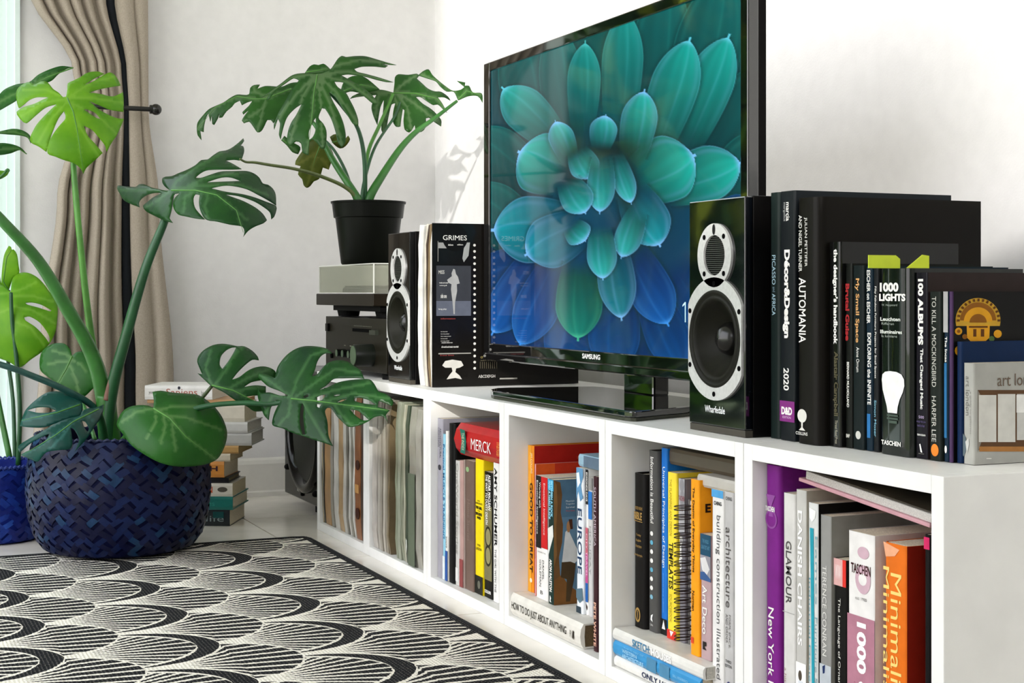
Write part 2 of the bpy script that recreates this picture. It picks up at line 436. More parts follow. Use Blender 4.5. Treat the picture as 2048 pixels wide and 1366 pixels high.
# the weave: ribs of thread
rib = ((Y * (2 * math.pi / .0058)).sin() * .5 + .5); rib2 = ((X * (2 * math.pi / .0074)).sin() * .5 + .5)
weave = rib * rib2
fleck = weave.pow(4.0) * .55
mixn = t.nodes.new('ShaderNodeMix'); mixn.data_type = 'RGBA'
mixn.inputs['A'].default_value = lin('#fbf5e8'); mixn.inputs['B'].default_value = lin('#15161b')
t.links.new((dark * (1.0 - fleck * .45)).o, mixn.inputs['Factor'])
mul = t.nodes.new('ShaderNodeMix'); mul.data_type = 'RGBA'; mul.blend_type = 'MULTIPLY'; mul.inputs['Factor'].default_value = 1
t.links.new(mixn.outputs['Result'], mul.inputs['A'])
cmb = t.nodes.new('ShaderNodeCombineColor'); sh = weave * .22 + .84
for k in range(3): t.links.new(sh.o, cmb.inputs[k])
t.links.new(cmb.outputs['Color'], mul.inputs['B']); t.links.new(mul.outputs['Result'], b.inputs['Base Color'])
bp = t.nodes.new('ShaderNodeBump'); bp.inputs['Strength'].default_value = .7; bp.inputs['Distance'].default_value = .0025
t.links.new((weave * .6 + (1.0 - dark) * .5).o, bp.inputs['Height']); t.links.new(bp.outputs['Normal'], b.inputs['Normal'])
MB().box(RX0, RX1, RY0, RY1, .0005, .0065).build('pile', RM, rug)
bd = MB(); hb = .0035
bd.tube([(RX0, RY0, .0042), (RX0, RY1 - .03, .0042), (RX0 + .006, RY1 - .008, .0042), (RX0 + .03, RY1, .0042), (RX1, RY1, .0042)], .0042, 8)
bd.build('binding', mat('#0d0d10', .9, .1), rug, smooth=True)
# ------------------------------------------------------------------ electronics
M_blk = mat('#080707', .4, .1, 80, spec=.1); M_gloss = mat('#070708', .04, 0, coat=1, spec=.6); M_satin = mat('#12110d', .36, .08, 60, spec=.12)
M_ring = mat('#cfcfcd', .38, .05, 200, metal=.35); M_cone = mat('#15150e', .5, .1, 100, spec=.15); M_rub = mat('#090909', .6, .05, spec=.1)
M_dark = mat('#020202', .8, 0, spec=.05)

def loudspeaker(x0, x1, yf, depth, z1, label, tint):
    z0 = H6 + .0006; xm = (x0 + x1) / 2; h = z1 - z0
    r = thing('bookshelf_speaker', label, 'speaker', (xm, yf + depth / 2, z0), 'pair of bookshelf speakers')
    k = h / .305
    zw, ri, ro, cut = z0 + .1225 * k, .0635 * k, .0800 * k, .0655 * k
    zt, ti, to = z0 + .2310 * k, .0262 * k, .0415 * k
    cb_ = MB(); cb_.box(x0, x1, yf + .06, yf + depth, z0, z1)
    for q in ((x0, x0 + .008, z0, z1), (x1 - .008, x1, z0, z1), (x0 + .008, x1 - .008, z0, z0 + .008), (x0 + .008, x1 - .008, z1 - .008, z1)): cb_.box(q[0], q[1], yf + .012, yf + .06, q[2], q[3])
    cb_.build('cabinet', M_blk, r, bevel=.001)
    plate(x0, x1, z0 + .009, z1 - .001, yf, yf + .0115, [(xm, zw, ri * .985), (xm, zt, ti * .98)]).build('front_baffle', tint, r, bevel=.0015)
    MB().box(x0 + .001, x1 - .001, yf + .001, yf + .012, z0, z0 + .0085).build('plinth', mat('#3a352c', .5), r)
    def ring(zc, rin, rout, clip, name, holes):
        n = 64; mb = MB(); v = []
        for yy in (yf - .0035, yf + .001):
            for rr in (rout, rin):
                for i in range(n):
                    a = 2 * math.pi * i / n; v.append((xm + max(-clip, min(clip, rr * math.cos(a))), yy, zc + rr * math.sin(a)))
        fs = []
        for i in range(n):
            j = (i + 1) % n; fs += [(i, j, n + j, n + i), (i, 2 * n + i, 2 * n + j, j), (n + i, n + j, 3 * n + j, 3 * n + i)]
        mb.add(v, fs); o = mb.build(name, M_ring, r, smooth=True)
        for a in holes:
            rm = (rin + rout) / 2 * 1.0
            MB().cyl((xm + max(-clip + .005, min(clip - .005, rm * math.cos(a))), yf - .0042, zc + rm * math.sin(a)), .0034 * k, .001, 'y', 12).build('screw', M_dark, o)
        return o
    ring(zw, ri, ro, cut, 'woofer_ring', [math.pi / 2 + q * math.pi / 3 for q in range(6)])
    ring(zt, ti, to, 1, 'tweeter_ring', [math.pi * (.25 + .5 * q) for q in range(4)])
    MB().lathe((xm, yf - .0025, zw), [(ri * 1.01, 0), (ri * .98, -.0015), (ri * .93, -.0015), (ri * .9, .0015), (ri * .86, -.001), (ri * .80, -.001), (ri * .77, .004), (.022 * k, .024)], 'y', 48).build('woofer_cone', M_cone, r, smooth='all')
    MB().lathe((xm, yf + .021, zw), [(.022 * k, .002), (.0215 * k, -.004), (.018 * k, -.011), (.011 * k, -.0165), (.001, -.019)], 'y', 32).build('dust_cap', mat('#0d0c0b', .22, 0), r, smooth='all')
    mb = MB(); mb.lathe((xm, yf - .001, zt), [(ti * 1.01, 0), (ti * .97, .003), (.0005, .004)], 'y', 40)
    tw = mb.build('tweeter', M_dark, r, smooth='all')
    gr = MB()
    for q in range(-9, 10):
        zz = q * ti / 10; half = math.sqrt(max(0, ti * ti * .93 - zz * zz)); gr.box(xm - half, xm + half, yf - .0012, yf - .0002, zt + zz - .0007, zt + zz + .0007)
    g2 = gr.build('grille', mat('#2a2d28', .45, 0), tw); g2['kind'] = 'stuff'
    face_print(r, (x0, yf, z1), (x1 - x0, 0, 0), (0, 0, -h), [('t', 'Wharfedale', .30, .66, .885, .915, '#e9ecec', 'h', .012)], off=.0006)
    face_print(r, (xm - .01, yf - .0036, zt + .0405 * k), (.02, 0, 0), (0, 0, -.014), [('e', .32, .68, .0, 1, '#151515')], off=.0003)
    return r
loudspeaker(1.6500, 1.7880, .035, .20, .676, 'glossy black speaker on the right of the television, against the black books', mat('#05070b', .05, 0, coat=.6, spec=.4))
loudspeaker(.4530, .5850, .020, .20, .676, 'glossy black speaker between the amplifier and the upright record sleeves', mat('#060607', .10, 0, coat=.3, spec=.3))

# amplifier
ax0, ax1, ay, az0, az1 = .000, .434, .022, .384, .4985
amp = thing('amplifier', 'black stereo amplifier with round volume knob under the turntable', 'amplifier', ((ax0 + ax1) / 2, ay + .16, H6))
MB().box(ax0, ax1, ay + .004, ay + .32, az0, az1).build('case', M_satin, amp, bevel=.002)
fp = MB().box(ax0 - .002, ax1 + .002, ay, ay + .0038, az0, az1).build('front_panel', mat('#1a1811', .34, .06, 90, spec=.14), amp, bevel=.001)
for fx in (ax0 + .018, ax1 - .04):
    for fy in (ay + .022, ay + .28): MB().cyl((fx, fy, H6 + .0006), .016, az0 - H6 - .0004, 'z', 20).build('foot', M_rub, amp)
kn = MB().lathe((ax0 + .342, ay, az0 + .036), [(.024, 0), (.0235, -.040), (.022, -.042)], 'y', 36); kn.add([(ax0 + .342 + .022 * math.cos(2 * math.pi * i / 36), ay - .042, az0 + .036 + .022 * math.sin(2 * math.pi * i / 36)) for i in range(36)], [tuple(range(36))])
kb = kn.build('volume_knob', mat('#10140f', .35, 0, spec=.2), amp, smooth=True)
MB().cyl((ax0 + .342, ay - .0432, az0 + .036), .0205, .001, 'y', 36).build('knob_face', mat('#52664c', .35, 0), kb)
for k in range(4):
    xx = ax0 + .150 + k * .043
    tk_ = MB().cyl((xx, ay - .020, az0 + .034), .0085, .020, 'y', 20).build('tone_knob', mat('#0b0c0a', .4, 0, spec=.15), amp, smooth=True)
    MB().cyl((xx, ay - .0212, az0 + .034), .0078, .001, 'y', 20).build('knob_face', mat('#4a5c45', .35, 0), tk_)
MB().box(ax0 + .215, ax0 + .335, ay - .004, ay, az0 + .084, az0 + .091).build('slider_slot', M_dark, amp)
MB().box(ax0 + .345, ax0 + .385, ay - .008, ay, az0 + .080, az0 + .090).build('push_button', mat('#2a2f26', .3, 0), amp)
MB().box(ax0 + .012, ax0 + .030, ay - .006, ay, az0 + .080, az0 + .098).build('power_button', M_blk, amp, bevel=.001)
MB().cyl((ax0 + .052, ay - .004, az0 + .024), .006, .005, 'y', 16).build('jack_socket', M_dark, amp)
face_print(amp, (ax0, ay, az1), (ax1 - ax0, 0, 0), (0, 0, -(az1 - az0)), [('r', .50 + .025 * i, .508 + .025 * i, .15, .165, '#8a8a7c', 'marking') for i in range(12)] + [('r', .33 + .1 * i, .36 + .1 * i, .55, .565, '#8a8a7c', 'marking') for i in range(4)])

# turntable with a clear lid
tx0, tx1, ty, tz0, tz1 = -.076, .353, .020, .5245, .5515
tt = thing('turntable', 'black turntable under a clear lid on top of the amplifier', 'turntable', ((tx0 + tx1) / 2, ty + .17, az1))
MB().box(tx0, tx1, ty, ty + .345, tz0, tz1).build('plinth', mat('#231e17', .34, .05, spec=.14), tt, bevel=.002)
for fx in (tx0 + .10, tx1 - .05):
    for fy in (ty + .05, ty + .29): MB().cyl((fx, fy, az1 + .0006), .024, tz0 - az1 - .0006, 'z', 24, r2=.03).build('foot', M_rub, tt)
MB().box(tx0 + .075, tx1 - .012, ty + .02, ty + .33, tz0 - .012, tz0 - .0005).build('underside_tray', M_rub, tt)
MB().lathe((tx0 + .17, ty + .17, tz1 + .0006), [(.001, .014), (.146, .014), (.150, .010), (.150, 0), (.001, 0)], 'z', 48).build('platter', mat('#2a2a28', .4), tt, smooth=True)
MB().lathe((tx0 + .17, ty + .17, tz1 + .015), [(.001, .003), (.144, .003), (.144, 0), (.001, 0)], 'z', 48).build('slip_mat', mat('#3c3d34', .8), tt)
arm = MB().tube([(tx1 - .06, ty + .28, tz1 + .03), (tx1 - .06, ty + .14, tz1 + .032), (tx1 - .10, ty + .075, tz1 + .026)], .004, 10)
arm.build('tone_arm', mat('#8a8a86', .3, 0, metal=.8), tt, smooth=True)
MB().cyl((tx1 - .06, ty + .27, tz1 + .0006), .022, .03, 'z', 24).build('arm_base', M_blk, tt)
ACR = bpy.data.materials.new('clear_acrylic'); ACR.use_nodes = True
nt = ACR.node_tree; b = nt.nodes['Principled BSDF']; tr = nt.nodes.new('ShaderNodeBsdfTransparent'); mx = nt.nodes.new('ShaderNodeMixShader')
b.inputs['Base Color'].default_value = lin('#b9b9ac'); b.inputs['Roughness'].default_value = .08; tr.inputs['Color'].default_value = (.90, .91, .86, 1); mx.inputs['Fac'].default_value = .26
nt.links.new(tr.outputs[0], mx.inputs[1]); nt.links.new(b.outputs[0], mx.inputs[2]); nt.links.new(mx.outputs[0], nt.nodes['Material Output'].inputs['Surface'])
lx0, lx1, ly0, ly1, lz0, lz1 = tx0 + .020, tx1 - .002, ty + .002, ty + .335, tz1 + .0006, .6165
lid = MB(); tk = .003
lid.box(lx0, lx1, ly0, ly0 + tk, lz0, lz1 - tk); lid.box(lx0, lx1, ly1 - tk, ly1, lz0, lz1 - tk); lid.box(lx0, lx0 + tk, ly0 + tk, ly1 - tk, lz0, lz1 - tk); lid.box(lx1 - tk, lx1, ly0 + tk, ly1 - tk, lz0, lz1 - tk); lid.box(lx0, lx1, ly0, ly1, lz1 - tk, lz1)
lid.build('dust_cover', ACR, tt)
ed = MB(); M_edge = mat('#e7e7e0', .15, 0)
for xx in (lx0, lx1): ed.box(xx - .0012, xx + .0012, ly0 - .0006, ly0 + .002, lz0, lz1)
ed.box(lx0, lx1, ly0 - .0006, ly0 + .0015, lz1 - .0015, lz1 + .0004); ed.box(lx1 - .0006, lx1 + .0006, ly0, ly1, lz1 - .0015, lz1 + .0004)
ed.box(lx0, lx1, ly0 - .0006, ly0 + .001, lz0, lz0 + .0014)
ed.build('lid_edge', M_edge, tt)

# subwoofer on the floor behind the end of the shelves
sx0, sx1, sy, sz0, sz1 = -.462, -.085, .047, .028, .36
sw_ = thing('subwoofer', 'dark glossy subwoofer on the floor beyond the end shelf', 'subwoofer', ((sx0 + sx1) / 2, sy + .17, 0))
M_sub = mat('#15150f', .2, .04, spec=.18)
en = MB(); en.box(sx0, sx1, sy + .08, sy + .36, sz0, sz1)
for q in ((sx0, sx0 + .012, sz0, sz1), (sx1 - .012, sx1, sz0, sz1), (sx0 + .012, sx1 - .012, sz0, sz0 + .012), (sx0 + .012, sx1 - .012, sz1 - .012, sz1)): en.box(q[0], q[1], sy + .015, sy + .08, q[2], q[3])
en.build('enclosure', M_sub, sw_, bevel=.002)
plate(sx0, sx1, sz0, sz1, sy, sy + .0148, [(-.262, .200, .119)]).build('front_panel', M_sub, sw_, bevel=.003)
for fx in (sx0 + .20, sx1 - .04):
    for fy in (sy + .05, sy + .30): MB().cyl((fx, fy, .0006), .024, sz0 - .0006, 'z', 20).build('foot', M_rub, sw_)
scx, scz = -.262, .200
MB().lathe((scx, sy, scz), [(.150, 0), (.149, -.010), (.140, -.016), (.128, -.014), (.120, -.004), (.118, .0)], 'y', 56).build('port_ring', mat('#080808', .14, 0, spec=.3), sw_, smooth='all')
MB().lathe((scx, sy - .001, scz), [(.119, 0), (.105, .006), (.05, .03), (.0005, .034)], 'y', 48).build('cone', mat('#22241c', .45, .05), sw_, smooth='all')
MB().box(-.335, -.318, sy - .002, sy, .047, .072).build('badge', mat('#9b9b93', .3, 0), sw_)
MB().box(-.295, -.283, sy - .004, sy, .040, .070).build('switch', M_dark, sw_)
for bx, bz in ((-.435, .098), (-.175, .058)): MB().ball((bx, sy - .001, bz), .008, 12).build('grille_peg', M_blk, sw_, smooth='all')

# ------------------------------------------------------------------ television
vx0, vx1, vy, vz0, vz1 = .6905, 1.6380, .135, .4275, 1.0005
tv = thing('television', 'flat screen television showing a teal succulent flower', 'television', (1.2, .17, H6))
TW = vx1 - vx0
sc0, sc1, szb, szt = .7185, 1.6180, .4560, .9830
fr = MB(); yb = vy + .018
fr.box(vx0, sc0, vy, yb, vz0, vz1); fr.box(sc1, vx1, vy, yb, vz0, vz1); fr.box(sc0, sc1, vy, yb, szt, vz1); fr.box(sc0, sc1, vy, yb, vz0, szb)
fr.build('bezel', M_gloss, tv, bevel=.002)
fr = MB(); fr.box(vx0 + .002, vx1 - .002, yb, yb + .014, vz0 + .002, vz1 - .002); fr.prism([(yb + .0145, vz0 + .03), (yb + .034, vz0 + .06), (yb + .034, vz1 - .1), (yb + .0145, vz1 - .03)], vx0 + .10, vx1 - .16, axis='x')
fr.build('rear_shell', mat('#060505', .5, .05, spec=.06), tv, bevel=.002)
MB().box(vx0 + .01, vx1 - .01, vy - .006, vy - .0003, vz0 - .004, vz0 + .010).build('lower_lip', M_gloss, tv, bevel=.0025)
face_print(tv, (vx0, vy, vz1), (TW, 0, 0), (0, 0, -(vz1 - vz0)), [('t', 'SAMSUNG', .4600, .5300, .9590, .9740, '#e2e2de', 'h', .03)], off=.0008)
MB().box(1.140, 1.245, .205, .235, H6 + .013, vz0 + .06).build('neck', M_gloss, tv, bevel=.004)
pb = [(1.02, .017), (1.50, .017), (1.512, .020), (1.517, .026), (1.462, .160), (1.44, .225), (1.42, .235), (1.01, .235), (.985, .225), (.962, .10), (.955, .075), (.960, .050), (.985, .027)]
MB().prism(pb, H6 + .0006, H6 + .005).build('base_underside', mat('#2a2c1c', .3, 0), tv)
MB().prism([(1.2 + (a - 1.2) * 1.004, .12 + (c - .12) * 1.01) for a, c in pb], H6 + .0052, H6 + .0150).build('base', mat('#0a0a08', .03, 0, coat=1), tv, bevel=.0025)
# the picture on the screen: petals painted as colour over a fine grid
NXs, NZs = 360, 420
xs = np.linspace(sc0, sc1, NXs); zs = np.linspace(szt, szb, NZs)
gx, gz = np.meshgrid(xs, zs)
pos = np.stack([gx.ravel(), np.full(gx.size, vy + .004), gz.ravel()], 1)
d = pos - np.array(CAM); zz = d @ np.array(FW)
qx = CX + FPX * (d @ np.array(RT)) / zz; qy = HY - FPX * d[:, 2] / zz
def c3(h): return np.array(lin(h)[:3])
yn = np.clip((qy - 0) / 740, 0, 1)[:, None]; xn = np.clip((qx - 975) / 520, 0, 1)[:, None]
img = c3('#06564f') * (1 - yn) + c3('#082c66') * yn
img = img * (.75 + .5 * np.sin(qx * .021 + qy * .006)[:, None] * .35)
def petal(base, tip, w, lo, hi, edge, belly=.60, keel=.7, op=1.0):
    global img
    bx, by = base; txx, tyy = tip; L = math.hypot(txx - bx, tyy - by); ux, uy = (txx - bx) / L, (tyy - by) / L
    s = ((qx - bx) * ux + (qy - by) * uy) / L; u = (-(qx - bx) * uy + (qy - by) * ux)
    sc = np.clip(s, 0, 1)
    e_ = np.clip((sc - belly) / (1 - belly), 0, 1)
    prof = np.where(sc < belly, .66 + .34 * np.sin(np.pi / 2 * sc / belly), (1 - e_ ** 1.9) ** .68)
    prof = np.maximum(prof, .055 * (sc > .9))
    hw = prof * w / 2 + 1e-6; tt_ = u / hw
    ins = (s >= 0) & (s <= 1.035) & (np.abs(tt_) < 1)
    a = np.clip((1 - np.abs(tt_)) * hw / 1.5, 0, 1) * np.clip(s * 4, 0, 1) * ins * op
    shade = np.clip(.06 + .94 * sc ** 1.55, 0, 1) * (.70 + .30 * np.cos(tt_ * 1.9 - .5))
    col = c3(lo) * (1 - shade)[:, None] + c3(hi) * shade[:, None]
    stri = .95 + .05 * np.sin(tt_ * 15 + s * 7)
    col = col * stri[:, None]
    rim = .55 * np.exp(-((1 - np.abs(tt_)) * hw / 2.0) ** 2) * np.clip(s * 1.6 - .25, 0, 1) + .20 * np.exp(-((.80 - np.abs(tt_)) * hw / 5.0) ** 2) * np.clip(s * 1.6 - .3, 0, 1) + .85 * np.exp(-(((1.0 - sc) * L) / 7) ** 2)
    kl = .20 * np.exp(-(((tt_ - .22) * hw) / 2.6) ** 2) * keel * np.clip(1.4 * sc, 0, 1)
    k = np.clip(rim + kl, 0, 1)[:, None] * .8
    col = col * (1 - k) + c3(edge) * k
    sh_ = np.exp(-np.clip((np.abs(u) - hw) / 6.0, 0, 9) ** 2) * (s > .05) * (s < 1.02) * .45 * op     # soft dark gap beside each petal in the picture
    sh_ = np.where(np.abs(tt_) < 1, 0, sh_)
    img = img * (1 - sh_[:, None]) + c3('#032226') * sh_[:, None]
    img = img * (1 - a[:, None]) + col * a[:, None]
def A6(x, y): return 940 + x / 3.2517, y / 3.2517
def A7(x, y): return 940 + x / 2.9696, 400 + y / 2.9696
TL, TM, TB, E1, E2 = '#033b3c', '#0fa394', '#14c0ad', '#62c8e0', '#7fb8f2'
BL, BM, BE = '#041d4a', '#0a5fa0', '#2f8ce0'
def A(x, y): return 960 + x / 1.245, y / 1.245
KW = 1 / 1.245
# far petals
for bs, tp, w in [((420, 420), (470, -60), 150), ((500, 420), (610, -70), 170), ((160, 420), (95, 60), 150), ((560, 420), (740, 170), 170), ((220, 400), (190, 60), 110), ((150, 480), (-30, 330), 150), ((150, 620), (-40, 470), 150), ((560, 560), (760, 330), 180)]:
    petal(A(*bs), A(*tp), w * KW, '#022a2e', '#086a68', '#249a92', op=.9)
for bs, tp, w in [((560, 600), (720, 560), 190), ((480, 640), (610, 830), 150), ((260, 700), (200, 930), 130), ((340, 700), (330, 930), 130), ((150, 640), (-30, 720), 120), ((420, 720), (500, 920), 110)]:
    petal(A(*bs), A(*tp), w * KW, BL, '#0a4c8c', '#1f72c4', op=.9)
# long petals behind the rosette
for bs, tp, w in [((345, 330), (362, 30), 104), ((255, 330), (262, 108), 84)]:
    petal(A(*bs), A(*tp), w * KW, '#034044', '#0f938c', '#49bfc0', op=.95)
for bs, tp, w in [((500, 380), (618, 94), 122), ((430, 380), (521, 102), 122), ((190, 350), (58, 221), 112)]:
    petal(A(*bs), A(*tp), w * KW, TL, '#11a59a', E1)
for bs, tp, w in [((160, 620), (32, 828), 112), ((200, 640), (100, 858), 112), ((375, 620), (467, 806), 112)]:
    petal(A(*bs), A(*tp), w * KW, BL, '#0b56a4', '#3f94e6')
for bs, tp, w in [((450, 470), (648, 406), 140), ((380, 460), (532, 388), 168), ((215, 440), (98, 379), 158)]:
    petal(A(*bs), A(*tp), w * KW, TL, '#17b2a4', E2)
petal(A(250, 570), A(34, 573), 168 * KW, '#03304a', '#0e94a0', E2)
petal(A(260, 560), A(116, 634), 132 * KW, '#032c48', '#0f8fa2', E2)
petal(A(375, 470), A(447, 610), 118 * KW, '#03304a', '#129aa6', E2)
petal(A(250, 640), A(244, 842), 118 * KW, '#042f34', '#0f7f70', '#46b890')
petal(A(325, 580), A(352, 792), 96 * KW, '#042a44', '#0e7a8c', E2)
# the heart of the rosette
for bs, tp, w in [((378, 400), (409, 228), 92), ((225, 400), (188, 303), 66)]:
    petal(A(*bs), A(*tp), w * KW, '#053838', '#1fb0a6', E2)
for cx_, cy_, rx_, ry_ in ((325, 372, 78, 34), (235, 440, 40, 60), (370, 470, 22, 70)):
    ax_, ay_ = A(cx_, cy_); hd = np.exp(-(((qx - ax_) / (rx_ * KW)) ** 2 + ((qy - ay_) / (ry_ * KW)) ** 2))[:, None] * .85
    img = img * (1 - hd) + c3('#0d1a14') * hd
for bs, tp, w in [((300, 372), (313, 288), 70), ((240, 372), (276, 444), 78), ((338, 384), (376, 505), 56), ((305, 384), (298, 528), 72), ((215, 448), (262, 530), 84), ((395, 520), (352, 640), 70), ((300, 560), (306, 694), 76), ((225, 560), (262, 600), 70)]:
    petal(A(*bs), A(*tp), w * KW, '#063c40', '#2bb3ae', E2)
img = np.clip(img, 0, 1)
me = bpy.data.meshes.new('screen')
idx = np.arange(NXs * NZs).reshape(NZs, NXs)
quads = np.stack([idx[:-1, :-1], idx[1:, :-1], idx[1:, 1:], idx[:-1, 1:]], -1).reshape(-1, 4)
off0 = np.array(ORG[tv])
me.vertices.add(len(pos)); me.vertices.foreach_set('co', (pos - off0).astype(np.float32).ravel())
me.loops.add(quads.size); me.loops.foreach_set('vertex_index', quads.ravel().astype(np.int32))
me.polygons.add(len(quads)); me.polygons.foreach_set('loop_start', (np.arange(len(quads)) * 4).astype(np.int32))
me.update(calc_edges=True)
at = me.color_attributes.new('picture', 'FLOAT_COLOR', 'POINT'); at.data.foreach_set('color', np.concatenate([img, np.ones((len(img), 1))], 1).astype(np.float32).ravel())
SM = bpy.data.materials.new('lit_screen'); SM.use_nodes = True; t = SM.node_tree; b = t.nodes['Principled BSDF']
an = t.nodes.new('ShaderNodeAttribute'); an.attribute_name = 'picture'
b.inputs['Base Color'].default_value = (.004, .004, .005, 1); b.inputs['Roughness'].default_value = .05; b.inputs['Specular IOR Level'].default_value = .35
t.links.new(an.outputs['Color'], b.inputs['Emission Color']); b.inputs['Emission Strength'].default_value = 1.3
me.materials.append(SM)
scr = bpy.data.objects.new('screen', me); COL.objects.link(scr); scr.parent = tv; ORG[scr] = ORG[tv]
p1 = on_y(1364, 604, vy + .003)
face_print(tv, p1, (.030, 0, 0), (0, 0, -.030), [('p', [(.30, 0), (.40, 0), (.40, 1), (.30, 1)][::-1], '#bfe2f2', 'clock_digit'), ('p', [(.30, 0), (.30, .12), (.08, .24), (.08, .15)], '#bfe2f2', 'clock_digit')])
# ------------------------------------------------------------------ black books standing on top
ZT = H6 + .0007
def topb(p0, p1, yt, yb, yf, depth, col, label, **k): return bkp(p0, p1, yt, yb, yf, depth, ZT, col, label, group='black books on top of the shelves', **k)
WT = '#eceae4'
topb(1538, 1560, 385, 877, .066, .235, '#17211f', 'slim dark green book touching the right speaker, pale blue lettering', hard=True, prints=[('t', 'PICASSO', .30, .62, .255, .375, '#a9c8d6', 'd'), ('t', 'and', .36, .6, .384, .405, '#6f8791', 'd'), ('t', 'AFRICA', .30, .62, .412, .50, '#a9c8d6', 'd')])
topb(1560, 1590, 382, 880, .064, .24, '#15191c', 'dark book with bold white lettering, a year and a purple badge on its spine', hard=False, prints=[('t', 'marcia', .42, .66, .045, .12, WT, 'd', .015), ('t', 'margolius', .22, .40, .045, .12, '#a8aaa8', 'd'), ('t', 'Décor&Design', .20, .68, .235, .59, WT, 'd', .05), ('t', '2020', .26, .62, .71, .80, WT, 'd', .02), ('r', .0, 1, .842, .925, '#7d2d78', 'badge'), ('t', 'D&D', .12, .84, .866, .898, WT, 'h', .05), ('t', 'EDITION', .2, .76, .903, .912, '#d9b6d6', 'h')])
topb(1590, 1637, 395, 889, .060, .245, '#0f0c08', 'tall dark brown cloth hardback with a white tree emblem on its spine', hard=True, rnd=.012, pages='#14110d', prints=[('t', 'JULIAN PETTIFER', .40, .54, .08, .28, WT, 'd'), ('t', 'AND NIGEL TURNER', .17, .31, .07, .30, WT, 'd'), ('t', 'AUTOMANIA', .18, .48, .325, .59, WT, 'd', .01), ('e', .12, .52, .86, .915, '#d6d4cc'), ('p', [(.28, .90), (.36, .90), (.35, .935), (.46, .947), (.18, .947), (.29, .935)], '#d6d4cc'), ('t', 'COLLINS', .05, .56, .953, .966, WT, 'h', .01)])
topb(1657, 1681, 484, 894, .074, .175, '#0b0b0a', 'glossy black book with bold white lettering running down, right of the tall brown hardback', rough=.2, coat=.5, prints=[('t', "the designer's handbook", .36, .80, .035, .50, WT, 'd', .04), ('t', 'Alastair Campbell', .40, .84, .535, .85, '#55503a', 'd', .03), ('t', 'Thread Read Press', .58, .80, .87, .985, '#a59f8c', 'd')])
topb(1681, 1702, 527, 896, .080, .18, '#10120f', 'slim black book with blurred red title down its spine', rough=.3, prints=[('t', 'Brutal Guise', .10, .66, .11, .42, '#a3272b', 'd', .04), ('t', 'BERNARD MULHOLLAND', .30, .62, .535, .78, WT, 'd', .015), ('t', 'BMP', .22, .72, .925, .945, '#c9c7bd', 'h', .04)])
topb(1703, 1728, 531, 899, .080, .19, '#10191a', 'thin black-green book with orange and white lettering', prints=[('t', 'My Small Space', .22, .62, .07, .42, '#d9a468', 'd', .02), ('t', 'Anne Orrum', .36, .62, .445, .58, WT, 'd'), ('e', .3, .76, .90, .945, '#c9c8c0')])
topb(1730, 1745, 533, 902, .082, .20, '#122430', 'narrow dark blue book with white capital lettering', prints=[('t', 'ESCHER on ESCHER', .2, .72, .02, .31, WT, 'd', .02), ('t', 'EXPLORING the INFINITE', .3, .85, .36, .75, WT, 'd', .02), ('r', .25, .75, .80, .93, '#2a6ea8', 'band')])
topb(1745.5, 1757, 536, 902, .082, .20, '#16181a', 'very thin black book between the narrow blue book and the light bulb book', prints=[('t', 'Fifty Fabulous Furniture Projects for Small Spaces', .3, .7, .10, .60, WT, 'd', .01), ('t', 'Simon Moser', .3, .7, .72, .92, '#7fb4c9', 'd', .01)])
lb = topb(1757.5, 1821, 537, 908, .078, .16, '#0b110e', 'thick black book with a white light bulb on its spine and yellow tabs', rough=.16, coat=.6, rnd=.008, prints=[
    ('t', '1000', .04, .64, .075, .125, WT, 'h', .05), ('t', 'LIGHTS', .02, .86, .135, .175, WT, 'h', .05), ('t', 'W. Heppenard', .1, .6, .19, .205, '#9aa39a', 'h'), ('t', 'Leuchten', .06, .70, .262, .282, '#d4d8d0', 'h', .03), ('t', 'Rifferan', .1, .5, .290, .303, '#9aa39a', 'h'), ('t', 'Illuminaires', .06, .76, .330, .350, '#d4d8d0', 'h', .03), ('t', 'la lumiere', .1, .6, .356, .37, '#9aa39a', 'h'),
    ('p', [(.11, .60), (.13, .572), (.22, .556), (.38, .551), (.58, .553), (.74, .565), (.82, .59), (.83, .625), (.78, .66), (.68, .70), (.62, .74), (.60, .775), (.30, .775), (.27, .74), (.21, .70), (.14, .655)][::-1], '#e9e9e6', 'bulb'), ('r', .28, .63, .783, .793, '#46544a'), ('r', .28, .63, .800, .810, '#46544a'), ('r', .32, .60, .816, .830, '#46544a'), ('t', 'TASCHEN', .10, .72, .925, .950, WT, 'h', .03)])
TAB = mat('#c8d92c', .6, .03)
pz = ORG[lb]
for k, (pa, pb_, pyt) in enumerate(((1736, 1799, 510), (1812, 1857, 511))):
    xx = pz.x + .004 + k * .005; ya = on_x(pa, 525, xx).y; yb_ = on_x(pb_, 525, xx).y; za = on_x(pa, 529, xx).z - .004; zb = on_x(pa, pyt, xx).z
    poly = [(ya, za), (yb_, za), (yb_, zb - .004), (yb_ - .006, zb), (ya, zb)] if k == 0 else [(ya, za), (yb_, za), (yb_, zb), (ya + .022, zb + .001), (ya + .012, zb - .006)]
    MB().prism(poly, xx, xx + .0012, axis='x').build('sticky_tab', TAB, lb)
